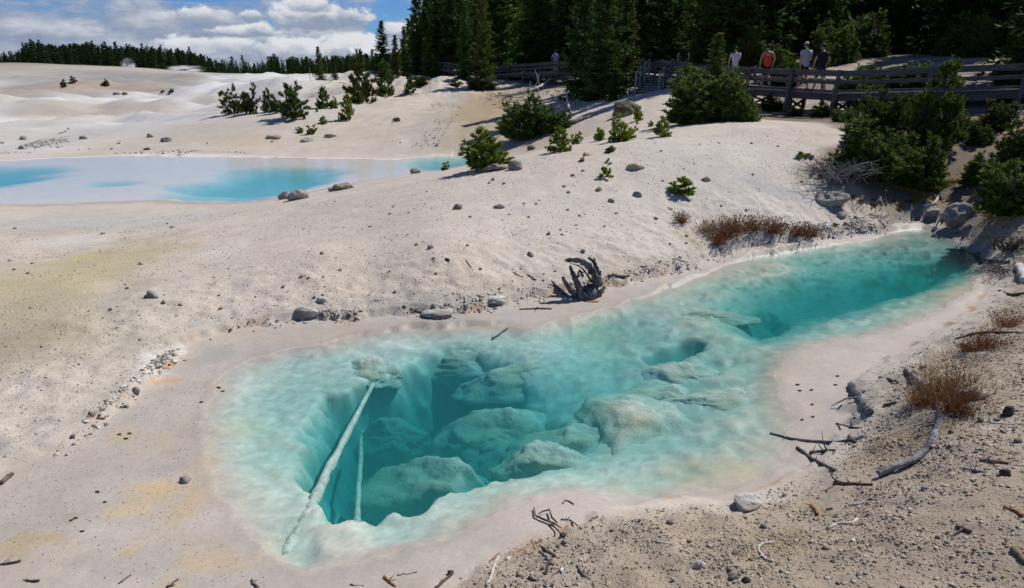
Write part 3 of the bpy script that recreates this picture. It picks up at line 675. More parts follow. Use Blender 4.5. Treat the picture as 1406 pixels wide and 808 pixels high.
# ------------------------------------------------------------------ stones
_ico = {}
def ico(n):
    if n not in _ico:
        bm = bmesh.new(); bmesh.ops.create_icosphere(bm, subdivisions=n, radius=1)
        _ico[n] = (np.array([v.co[:] for v in bm.verts]), np.array([[v.index for v in f.verts] for f in bm.faces])); bm.free()
    return _ico[n]
def rock_np(seed, dims=(1, 1, 1), sub=3, facets=11, soft=.0, rough=.05):
    rg = np.random.default_rng(seed); V, Fc = ico(sub)
    nn = nrm(rg.normal(size=(facets, 3))); hh = rg.uniform(.62, 1., facets)
    d = V @ nn.T; r = np.where(d > .05, hh / np.maximum(d, .05), 9).min(1); r = np.minimum(r, 1.15)
    r = r * (1 - soft) + soft * .9
    if rough and sub > 1:
        off = Vector(rg.uniform(-50, 50, 3))
        r = r + np.array([mnoise.fractal(Vector(v * 2.2) + off, 1., 2., 5) for v in V]) * rough * 1.6
    return V * r[:, None] * np.asarray(dims) / 2, Fc
def rock_mesh(name, seed, dims=(1, 1, 1), sub=3, facets=11, soft=0., rough=.05):
    V, Fc = rock_np(seed, dims, sub, facets, soft, rough)
    return mesh_np(name, V, Fc, sub >= 3)

ROCKS = [  # px, py of foot, width px, height px, material, shape, label
 (206,411,20,11,M_STONE,9,'lone brown-grey rock on the bare sand slope left of the pool'),
 (419,436,28,13,M_PALE,9,'pale crusty rock on the pool rim with a rust-stained underside'),
 (443,417,15,10,M_PALE,9,'small pale rock just up the slope from the rusty rim rock'),
 (602,438,40,10,M_PALE,8,'flat pale crust slab overhanging the pool rim among gravel'),
 (676,420,32,13,M_PALE,7,'layered grey slab lying at the pool rim left of the dead stump'),
 (390,276,17,15,M_STONE,10,'smaller grey boulder of the pair on the lake edge'),
 (408,277,26,17,M_STONE,10,'larger round grey boulder of the pair on the lake edge'),
 (472,262,26,10,M_TAN,9,'low brown rock on the sand behind the lake-edge pair of boulders'),
 (456,264,14,7,M_TAN,9,'small tan stone beside the low brown rock near the lake'),
 (570,240,15,10,M_TAN,8,'pointed tan rock standing alone near the small turquoise inlet'),
 (680,236,30,12,M_STONE,9,'wide grey rock at the foot of the bright green young pine'),
 (708,236,18,15,M_STONE,9,'blocky grey rock right of the bright green young pine'),
 (629,289,14,9,M_STONE,12,'round grey stone midway up the sand dome, left of another like it'),
 (686,288,14,8,M_STONE,12,'round grey stone on the sand dome below the bright green pine'),
 (874,236,22,14,M_TAN,8,'angular tan-grey rock on the dome between two low pine sprigs'),
 (822,264,9,7,M_TAN,9,'small tan stone on the dome below the forked pine sprig'),
 (840,279,9,6,M_TAN,9,'small yellowish stone in the middle of the dome slope'),
 (876,272,11,10,M_STONE,9,'grey stone on the dome left of the round green pine cushion'),
 (970,250,11,7,M_TAN,10,'oval tan stone on the dome right of the round green pine cushion'),
 (806,215,12,5,M_TAN,9,'flat tan stone on the dome crest beside a low yellow pine'),
 (728,353,9,8,M_STONE,9,'dark grey stone on the sand above the gravel rim left of the stump'),
 (590,343,8,7,M_STONE,9,'small dark stone on the lower middle of the dome'),
 (614,360,7,6,M_DARKROCK,9,'tiny dark stone on the lower dome, right of a similar grey one'),
 (863,162,42,24,M_BROWNROCK,10,'big rounded brown boulder in shade below the boardwalk ramp'),
 (1142,284,46,25,M_STONE,11,'big smooth grey boulder on the slope above the rusty grass'),
 (1156,301,12,9,M_STONE,9,'small grey stone below the big smooth grey boulder'),
 (1163,310,8,6,M_TAN,9,'small tan stone near the water below the big grey boulder'),
 (1335,552,32,20,M_STONE,9,'pale angular rock right of the dry brown shrub'),
 (1386,573,16,14,M_DARKROCK,9,'dark angular rock at the edge of the gravel bank'),
 (1032,701,36,15,M_PALE,7,'blocky pale boulder half buried where gravel meets wet sinter'),
 (731,207,12,8,M_BROWNROCK,10,'dark brown stone at the mouth of the shaded gully'),
 (1284,301,18,18,M_STONE,10,'grey rock left of the spring inlet under the bushes'),
 (1322,308,34,28,M_STONE,9,'large grey rock right of the spring inlet under the bushes'),
 (253,664,15,9,M_STONE,9,'grey rounded stone lying on the yellow-stained flat left of the pool'),
 (1383,655,15,9,M_DARKROCK,9,'black flat stone on the gravel bank below the dark angular rock'),
 (961,783,14,11,M_PALE,9,'white stone lying in the gravel near the lower edge'),
 (1006,797,13,9,M_STONE,9,'grey stone in the gravel right of the white stone'),
 (1025,801,10,9,M_DARKROCK,9,'small dark stone next to the grey one in the gravel'),
 (186,542,9,10,M_STONE,6,'small upright grey shard on the wet flat below the white crust'),
 (30,193,12,6,M_STONE,9,'grey rock on the far lake shore at the left'),
 (28,206,8,6,M_STONE,9,'pale grey block near the far lake shore, closest to the water at the left'),
 (113,192,10,5,M_STONE,9,'flat brown stone on the far lake shore right of the rubble'),
 (205,190,8,6,M_STONE,9,'dark block on the far shore, left of a low grey outcrop'),
 (228,196,13,7,M_STONE,9,'low grey outcrop on the far shore'),
 (200,207,9,4,M_DARKROCK,9,'dark flat stone at the waterline of the far shore'),
 (160,131,8,5,M_STONE,9,'brown rock on the grey slope far beyond the lake'),
 (171,132,7,5,M_BROWNROCK,9,'dark brown rock beside another on the grey slope far beyond the lake'),
 (545,168,10,6,M_BROWNROCK,9,'brown stone on the hill behind the lake, below the pines'),
 (375,192,18,7,M_TAN,9,'low tan outcrop below the two green cushions behind the lake'),
 (420,196,16,6,M_TAN,9,'flat tan outcrop right of another below the green cushions'),
 (452,190,16,6,M_STONE,9,'grey outcrop on the hill behind the lake, right of the cushions'),
]
for i, (px, py, wp, hp, mt, fac, lab) in enumerate(ROCKS):
    p = hit(px, py - hp * .15); s = mpp(p); wd = wp * s
    ht = max(hp * s * .95, wd * .28)
    me = rock_mesh('rock', 300 + i, (wd * 1.1, wd * random.uniform(.75, 1.0), ht * 1.25), 4 if wp > 22 else 3, fac + 2, .0, .10)
    o = link('boulder' if wp >= 24 else 'rock', me, mt, None, (p[0], p[1] + wd * .25, p[2] + ht * .2)); o.rotation_euler = (0, 0, random.uniform(-.5, .5))
    tag(o, lab, 'boulder' if wp >= 24 else 'rock')

# small stones: shared shapes, each its own object
protos = [rock_mesh('stone', 500 + i, (1, .8, .62), 2, 8, .05, .05) for i in range(8)]
protos2 = []
for i, me in enumerate(protos):
    me.materials.append(M_STONE); c = me.copy(); c.materials.clear(); c.materials.append(M_PALE if i % 3 == 0 else M_TAN); protos2.append(c)
def scatter_stones(poly, n, rx, label, group, seed, pl=None):
    rg = random.Random(seed); k = 0; tries = 0; P = np.array(poly)
    while k < n and tries < n * 40:
        tries += 1
        px = rg.uniform(P[:, 0].min(), P[:, 0].max()); py = rg.uniform(P[:, 1].min(), P[:, 1].max())
        if sdist(np.array([px]), np.array([py]), P)[0] < 0: continue
        p = hit(px, py); s = mpp(p)
        if glook(SF, p[0], p[1]) > -.05 or glook(SL, p[0], p[1]) > -.1: continue
        sz = min(rg.uniform(*rx) ** 1 * s, .34)
        o = link('stone', rg.choice(protos if rg.random() < .5 else protos2), None, None, (p[0], p[1], p[2] + sz * .14))
        o.scale = (sz, sz, sz * rg.uniform(.7, 1.2)); o.rotation_euler = (rg.uniform(-.3, .3), rg.uniform(-.3, .3), rg.uniform(0, 6.3))
        tag(o, label, 'stone', group); k += 1
scatter_stones([(380,290),(500,270),(640,245),(760,225),(880,250),(960,330),(820,370),(700,400),(450,425),(330,420),(300,360)], 60, (3, 7), 'small stone resting on the bare sunlit dome between pool and lake', 'small stones on the sand dome', 1)
scatter_stones([(0,310),(300,300),(380,330),(320,420),(200,470),(0,420)], 22, (3, 7), 'small stone on the yellow-stained slope left of the dome', 'small stones on the stained slope', 2)
scatter_stones([(760,735),(1010,700),(1180,640),(1240,500),(1400,430),(1400,806),(720,806)], 50, (5, 11), 'fist-sized stone among the gravel of the near right bank', 'stones in the near gravel bank', 3)
scatter_stones([(900,200),(1090,180),(1120,240),(1040,290),(900,290)], 16, (3, 6), 'small stone on the pale upper slope under the boardwalk', 'small stones on the upper slope', 4)
scatter_stones([(0,180),(240,170),(420,165),(600,160),(600,205),(420,208),(0,208)], 18, (2.5, 5), 'small stone on the bare shore behind the lake', 'small stones behind the lake', 5)

# gravel, far too many to count
def gravel(name, poly, n, r0, r1, mat, seed, dens=None, zoff=.1, pixel=True):
    rg = np.random.default_rng(seed)
    P = np.array([hit(a, b)[:2] for a, b in poly]) if pixel else np.array(poly)
    X = []; Y = []; got = 0
    while got < n:
        x = rg.uniform(P[:, 0].min(), P[:, 0].max(), n * 2); y = rg.uniform(P[:, 1].min(), P[:, 1].max(), n * 2)
        k = sdist(x, y, P) > 0
        x, y = x[k], y[k]
        if dens is not None:
            d = dens(x, y); k = rg.random(len(x)) < d; x, y = x[k], y[k]
        X.append(x); Y.append(y); got += len(x)
        if len(x) == 0: break
    X = np.concatenate(X)[:n]; Y = np.concatenate(Y)[:n]
    Z = height(X, Y)
    V0, F0 = ico(1)
    n = len(X)
    sz = r0 * (r1 / r0) ** (rg.random(n) ** 2.6)
    jit = rg.uniform(.45, 1.15, (n, len(V0), 1))
    V = V0[None] * jit * sz[:, None, None] * (rg.uniform(.55, 1.2, (n, 1, 3)) * np.array([1.25, .95, .55]))
    a = rg.uniform(0, 6.28, n); ca, sa = np.cos(a)[:, None], np.sin(a)[:, None]
    x = V[..., 0] * ca - V[..., 1] * sa; y = V[..., 0] * sa + V[..., 1] * ca
    V = np.stack([x + X[:, None], y + Y[:, None], V[..., 2] + (Z + sz * zoff)[:, None]], -1).reshape(-1, 3)
    Fc = (F0[None] + (np.arange(n) * len(V0))[:, None, None]).reshape(-1, 3)
    me = mesh_np(name, V, Fc)
    at = me.attributes.new('Tint', 'FLOAT', 'POINT'); at.data.foreach_set('value', np.repeat(rg.random(n), len(V0)).astype(np.float32))
    o = link(name, me, mat); tag(o, kind='stuff'); return o
def gravel_mat(name, stops, rough=.9):
    m, nt = new_mat(name); N = NT(nt)
    f = N.n('ShaderNodeAttribute', attribute_name='Tint').outputs['Fac']
    r = N.n('ShaderNodeValToRGB', i_0=f); cr = r.color_ramp
    while len(cr.elements) < len(stops): cr.elements.new(.5)
    for e, (p, c) in zip(cr.elements, stops): e.position = p; e.color = (*c, 1)
    tc = N.n('ShaderNodeTexCoord').outputs['Object']
    k = N.math('MULTIPLY_ADD', N.noise(tc, 60, 4), .5, .75)
    c = N.mix(1., r.outputs[0], N.n('ShaderNodeCombineColor', i_Red=k, i_Green=k, i_Blue=k).outputs[0], 'MULTIPLY')
    b = N.n('ShaderNodeBsdfPrincipled', i_Base_Color=c); b.inputs['Roughness'].default_value = rough; b.inputs['Specular IOR Level'].default_value = .2
    N.out(b.outputs[0]); return m
M_GRAVEL = gravel_mat('bank_gravel', [(0, (.10, .08, .06)), (.3, (.24, .19, .14)), (.7, (.34, .28, .215)), (.92, (.44, .39, .33)), (1, (.60, .56, .50))])
M_RUBBLE = gravel_mat('rim_rubble', [(0, (.15, .125, .10)), (.4, (.36, .32, .27)), (.8, (.52, .48, .42)), (1, (.66, .64, .59))])
M_PEB = gravel_mat('slope_pebbles', [(0, (.17, .14, .11)), (.35, (.36, .30, .24)), (.8, (.50, .43, .35)), (1, (.62, .58, .52))])
BANKP = [(560,840),(640,790),(690,760),(770,725),(850,703),(1000,690),(1110,650),(1165,600),(1180,545),(1260,482),(1330,445),(1378,400),(1375,350),(1480,330),(1500,700),(1440,840)]
def dbank(x, y): return np.clip(.35 + 1.1 * fbm(x * 1.6, y * 1.6, 4, 301), .05, 1) * (.3 + .7 * sm(rbd(x, y), .0, .5))
_rbP = np.array([hit(a, b)[:2] for a, b in BANKP])
def rbd(x, y): return sdist(x, y, _rbP)
gravel('gravel_bank', BANKP, 34000, .0035, .017, M_GRAVEL, 11, dbank)
gravel('gravel_bank_coarse', BANKP, 700, .010, .032, M_GRAVEL, 12, dbank)
RIMP = [(-20,700),(150,545),(225,485),(330,440),(450,425),(600,418),(760,392),(850,375),(950,352),(1040,315),(1150,300),(1250,295),(1290,300),(1290,318),(1200,322),(1040,345),(940,380),(760,412),(620,442),(450,446),(330,458),(250,500),(180,560),(30,680)]
def drim(x, y):
    s = glook(SF, x, y); return np.exp(-((s + .16) / .16) ** 2) * np.clip(.4 + 1.4 * fbm(x * 1.3, y * 1.3, 4, 302), .04, 1)
gravel('rim_rubble', RIMP, 8000, .005, .045, M_RUBBLE, 13, drim)
DOMEP = [(-20,320),(200,295),(350,288),(500,262),(640,238),(760,212),(880,195),(1000,175),(1100,178),(1150,240),(1050,320),(960,350),(850,385),(700,412),(450,430),(330,440),(230,480),(120,560),(-20,640)]
gravel('slope_pebbles', DOMEP, 11000, .004, .024, M_PEB, 14, lambda x, y: np.clip(.25 + 1.3 * fbm(x * .8, y * .8, 4, 303), .04, 1))
gravel('flat_grit', [(-60,760),(40,640),(200,545),(330,460),(290,520),(270,640),(300,740),(380,806),(200,806)], 3000, .0025, .009, M_GRAVEL, 15)
gravel('upper_bank_rubble', [(1170,290),(1250,230),(1400,215),(1420,330),(1330,330),(1290,300),(1230,305)], 2200, .008, .045, M_GRAVEL, 16, lambda x, y: np.clip(.3 + 1.3 * fbm(x * .9, y * .9, 4, 304), .04, 1))
gravel('far_rubble', [(600,125),(640,150),(600,205),(560,208),(595,170),(590,130)], 420, .02, .08, M_RUBBLE, 17, lambda x, y: np.clip(.1 + 1.6 * fbm(x * .3, y * .3, 4, 305), .0, 1))
gravel('shore_rubble', [(0,211),(60,190),(90,180),(105,210),(300,206),(420,208),(420,212),(300,210),(100,211)], 900, .02, .10, M_RUBBLE, 18, lambda x, y: np.clip(.15 + 1.6 * fbm(x * .3, y * .3, 4, 306), .0, 1))
gravel('gully_rubble', [(660,125),(770,125),(790,160),(740,190),(690,150)], 700, .03, .2, M_GRAVEL, 19)

# ------------------------------------------------------------------ boulders and logs under water
SUNK = [  # px, py at top centre, width px, depth px ratio, depth of top, depth of foot, label
 (880,575,150,.95,.07,.75,7,'pyramid-shaped sunken boulder with a pale ridged face, largest on the shallow side'),
 (598,645,138,.75,.36,1.35,13,'broad pale hump deep in the main hole, right of the thin sunken log'),
 (690,578,105,.8,.42,1.1,11,'rounded boulder in the far right of the deep hole'),
 (748,628,100,.7,.22,.85,9,'sunken boulder on the near right lip of the deep hole'),
 (945,512,84,.6,.09,.5,10,'small rounded boulder just below the little dark hollow'),
 (912,545,90,.6,.16,.55,10,'low boulder between the pyramid boulder and the dark hollow'),
 (505,506,80,.75,.08,.5,12,'round knob at the upper end of the long sunken log'),
 (622,488,105,.5,.22,.7,12,'ledge boulder overhanging the far edge of the deep hole'),
 (712,505,105,.5,.24,.8,12,'ledge boulder right of the overhanging ledge on the far edge'),
 (972,432,78,.4,.07,.4,12,'sloping sunken slab between the two basins'),
 (800,600,110,.6,.34,.85,9,'shaded boulder at the left foot of the pyramid boulder'),
 (535,585,60,.7,.85,1.4,12,'dim round boulder deep behind the thin sunken log'),
 (1000,548,150,.35,.10,.4,12,'long low sunken ridge on the eastern shelf'),
]
for i, (px, py, wp, ar, d0, d1, fac, lab) in enumerate(SUNK):
    d0 *= .62; d1 *= .66; p = at_z(px, py, -d0 - .08); s = mpp(p); wd = wp * s * 1.3; ht = (d1 - d0)
    me = rock_mesh('sunk', 800 + i, (wd * .85, wd * ar * .9, 2.0), 5, fac, .12, .06)
    co = np.empty(len(me.vertices) * 3, np.float32); me.vertices.foreach_get('co', co); co = co.reshape(-1, 3)
    k = ht * 1.25 / (co[:, 2].max() - co[:, 2].min()); co[:, 2] *= k; co[:, 2] -= co[:, 2].max()
    dn = np.clip(-co[:, 2] / ht - .12, 0, 1.1)[:, None]; co[:, :2] *= 1 + .95 * dn ** 1.3      # mounds widen towards the foot
    off = Vector((i * 7., 3., 1.)); nn = nrm(co * np.array([1, 1, 2.]) + np.array([0, 0, ht]))
    lump = np.array([mnoise.fractal(Vector(c * 3.2) + off, 1., 2., 4) * .055 + mnoise.fractal(Vector(c * 13.) + off, 1., 2., 3) * .012 for c in co])
    co += nn * lump[:, None]; me.vertices.foreach_set('co', co.ravel()); me.update()
    o = link('submerged_boulder', me, M_SINTER, None, (p[0], p[1], -d0))
    o.rotation_euler = (0, 0, random.uniform(-.3, .3))
    tag(o, lab, 'boulder', 'silica-coated boulders under the pool water')
def bend_tube(name, pts, r0, r1, mat, label, cat, seed=0, sides=9, jit=.08, n=24, wig=.0, group=None, knots=0):
    P = np.array(pts, float); t = np.linspace(0, len(P) - 1, n); i = np.minimum(t.astype(int), len(P) - 2); f = (t - i)[:, None]
    Pm = np.concatenate([[2 * P[0] - P[1]], P, [2 * P[-1] - P[-2]]]); a, b, c, d = Pm[i], Pm[i + 1], Pm[i + 2], Pm[i + 3]
    Q = .5 * (2 * b + (c - a) * f + (2 * a - 5 * b + 4 * c - d) * f ** 2 + (3 * b - a - 3 * c + d) * f ** 3)
    rg = np.random.default_rng(seed)
    if wig:
        Q = Q + np.cumsum(rg.normal(size=Q.shape), 0) * wig * np.array([1, 1, .35])
    rr = np.linspace(r0, r1, n) * (1 + .10 * rg.normal(size=n))
    parts = [tube(Q, rr, sides, jit, seed)]
    for k in range(knots):
        j = rg.integers(n // 5, n - 2); dd = nrm(rg.normal(size=3) * np.array([1, 1, .5]) + np.array([0, 0, .25])); L = rr[j] * rg.uniform(3, 9)
        parts.append(tube([Q[j], Q[j] + dd * L * .5, Q[j] + dd * L + rg.normal(size=3) * L * .15], [rr[j] * .5, rr[j] * .35, rr[j] * .12], 5, .1, seed + k))
    V, Fq = merge(parts); c0 = Q[0].copy()
    o = link(name, mesh_mixed(name, V - c0, Fq), mat, None, c0)
    return tag(o, label, cat, group)
bend_tube('submerged_log', [at_z(390, 768, -.12), at_z(430, 690, -.11), at_z(470, 612, -.13), at_z(513, 528, -.17)], .062, .026, M_SUNKWOOD, 'long pale silica-coated log slanting across the deep hole', 'log', 3, 11, .05, 40, .003, None, 0)
bend_tube('submerged_log', [at_z(489, 738, -.20), at_z(491, 680, -.32), at_z(494, 600, -.46)], .036, .026, M_SUNKWOOD, 'shorter thin log standing dim and green deeper in the hole', 'log', 4, 9, .1, 26, .003)
o = link('submerged_stone', rock_mesh('ss', 77, (.13, .05, .05), 3), M_SINTER, None, at_z(470, 766, -.035)); tag(o, 'small elongated stone under shallow water beside the log foot', 'stone')

# ------------------------------------------------------------------ dead wood
def gp(px, py, up=0.):
    p = hit(px, py); return np.array([p[0], p[1], p[2] + up])
# the bleached root stump at the far edge of the pool
b = gp(805, 408); S = mpp(b)
st = empty('dead_stump', (b[0], b[1], b[2] - .02), 'gnarled grey root stump with curved prongs on the far edge of the pool', 'stump')
def sx(px, py, dy=0.): return np.array([(px - 805) * S, dy, (408 - py) * S * 1.06])
def prong(pts, rads, sd, name='root'):
    P = np.array(pts); n = 22; t = np.linspace(0, len(P) - 1, n); i = np.minimum(t.astype(int), len(P) - 2); f = (t - i)[:, None]
    Pm = np.concatenate([[2 * P[0] - P[1]], P, [2 * P[-1] - P[-2]]]); a, b_, c, d = Pm[i], Pm[i + 1], Pm[i + 2], Pm[i + 3]
    Q = .5 * (2 * b_ + (c - a) * f + (2 * a - 5 * b_ + 4 * c - d) * f ** 2 + (3 * b_ - a - 3 * c + d) * f ** 3)
    rr = np.interp(t, range(len(rads)), rads) * .60 * (1 + .15 * np.sin(np.arange(22) * 2.1 + sd)); rr[-1] *= .3
    V, Fq = tube(Q, rr, 12, .22, sd); link(name, mesh_mixed(name, V, Fq), M_STUMPWOOD, st)
V, Fq = tube([sx(800, 416, .05), sx(806, 408), sx(812, 400), sx(818, 394, .04)], [.10, .14, .12, .06], 16, .2, 2); link('root_crown', mesh_mixed('root_crown', V, Fq), M_STUMPWOOD, st)
prong([sx(822, 394, .05), sx(816, 378, .05), sx(806, 364, .02), sx(792, 357), sx(774, 356, -.05)], [.10, .085, .075, .06, .045], 5)
prong([sx(824, 392, .10), sx(820, 376, .12), sx(815, 362, .10), sx(806, 355, .08)], [.08, .06, .045, .03], 6)
prong([sx(820, 390, .16), sx(818, 372, .18), sx(816, 358, .2)], [.06, .05, .03], 7)
prong([sx(802, 404, -.08), sx(794, 390, -.10), sx(786, 374, -.06), sx(781, 363, -.04)], [.12, .085, .055, .035], 8)
prong([sx(800, 408, -.05), sx(786, 400, -.02), sx(776, 388, .04), sx(772, 380, .06)], [.11, .08, .06, .04], 9)
prong([sx(800, 380, .02), sx(796, 372, .05), sx(794, 378, .1), sx(793, 382, .12)], [.035, .03, .025, .01], 10)
prong([sx(800, 410, -.1), sx(784, 408, -.05), sx(768, 398, .08), sx(757, 388, .16)], [.09, .06, .045, .015], 12)
prong([sx(812, 408, .0), sx(826, 402, .1), sx(832, 396, .16)], [.09, .06, .03], 13)
rs = np.random.default_rng(3)
for k_ in range(4):
    bx, by = rs.uniform(790, 826), rs.uniform(384, 406); ex, ey = bx + rs.uniform(-34, 22), by - rs.uniform(2, 30)
    q0 = sx(bx, by, rs.uniform(-.05, .12)); q2 = sx(ex, max(ey, 356), rs.uniform(-.1, .25)); q1 = (q0 + q2) / 2 + rs.normal(size=3) * .05
    prong([q0, q1, q2], [.03, .02, .010], 40 + k_, 'rootlet')
for k_ in range(3):
    ex = 805 + rs.uniform(-52, 34); q0 = sx(806, 404, rs.uniform(-.1, .1)); q2 = sx(ex, rs.uniform(398, 411), rs.uniform(-.12, .15)); q1 = (q0 + q2) / 2 + np.array([0, 0, .06])
    prong([q0, q1, q2], [.05, .03, .014], 60 + k_, 'rootlet')
me = rock_mesh('crust', 31, (.30, .09, .035), 3, 12, .2, .1); link('rust_crust', me, simple('rust_crust', (.16, .07, .025), (.36, .20, .09), 9, .8, .5), st, (.03, -.15, -.005))

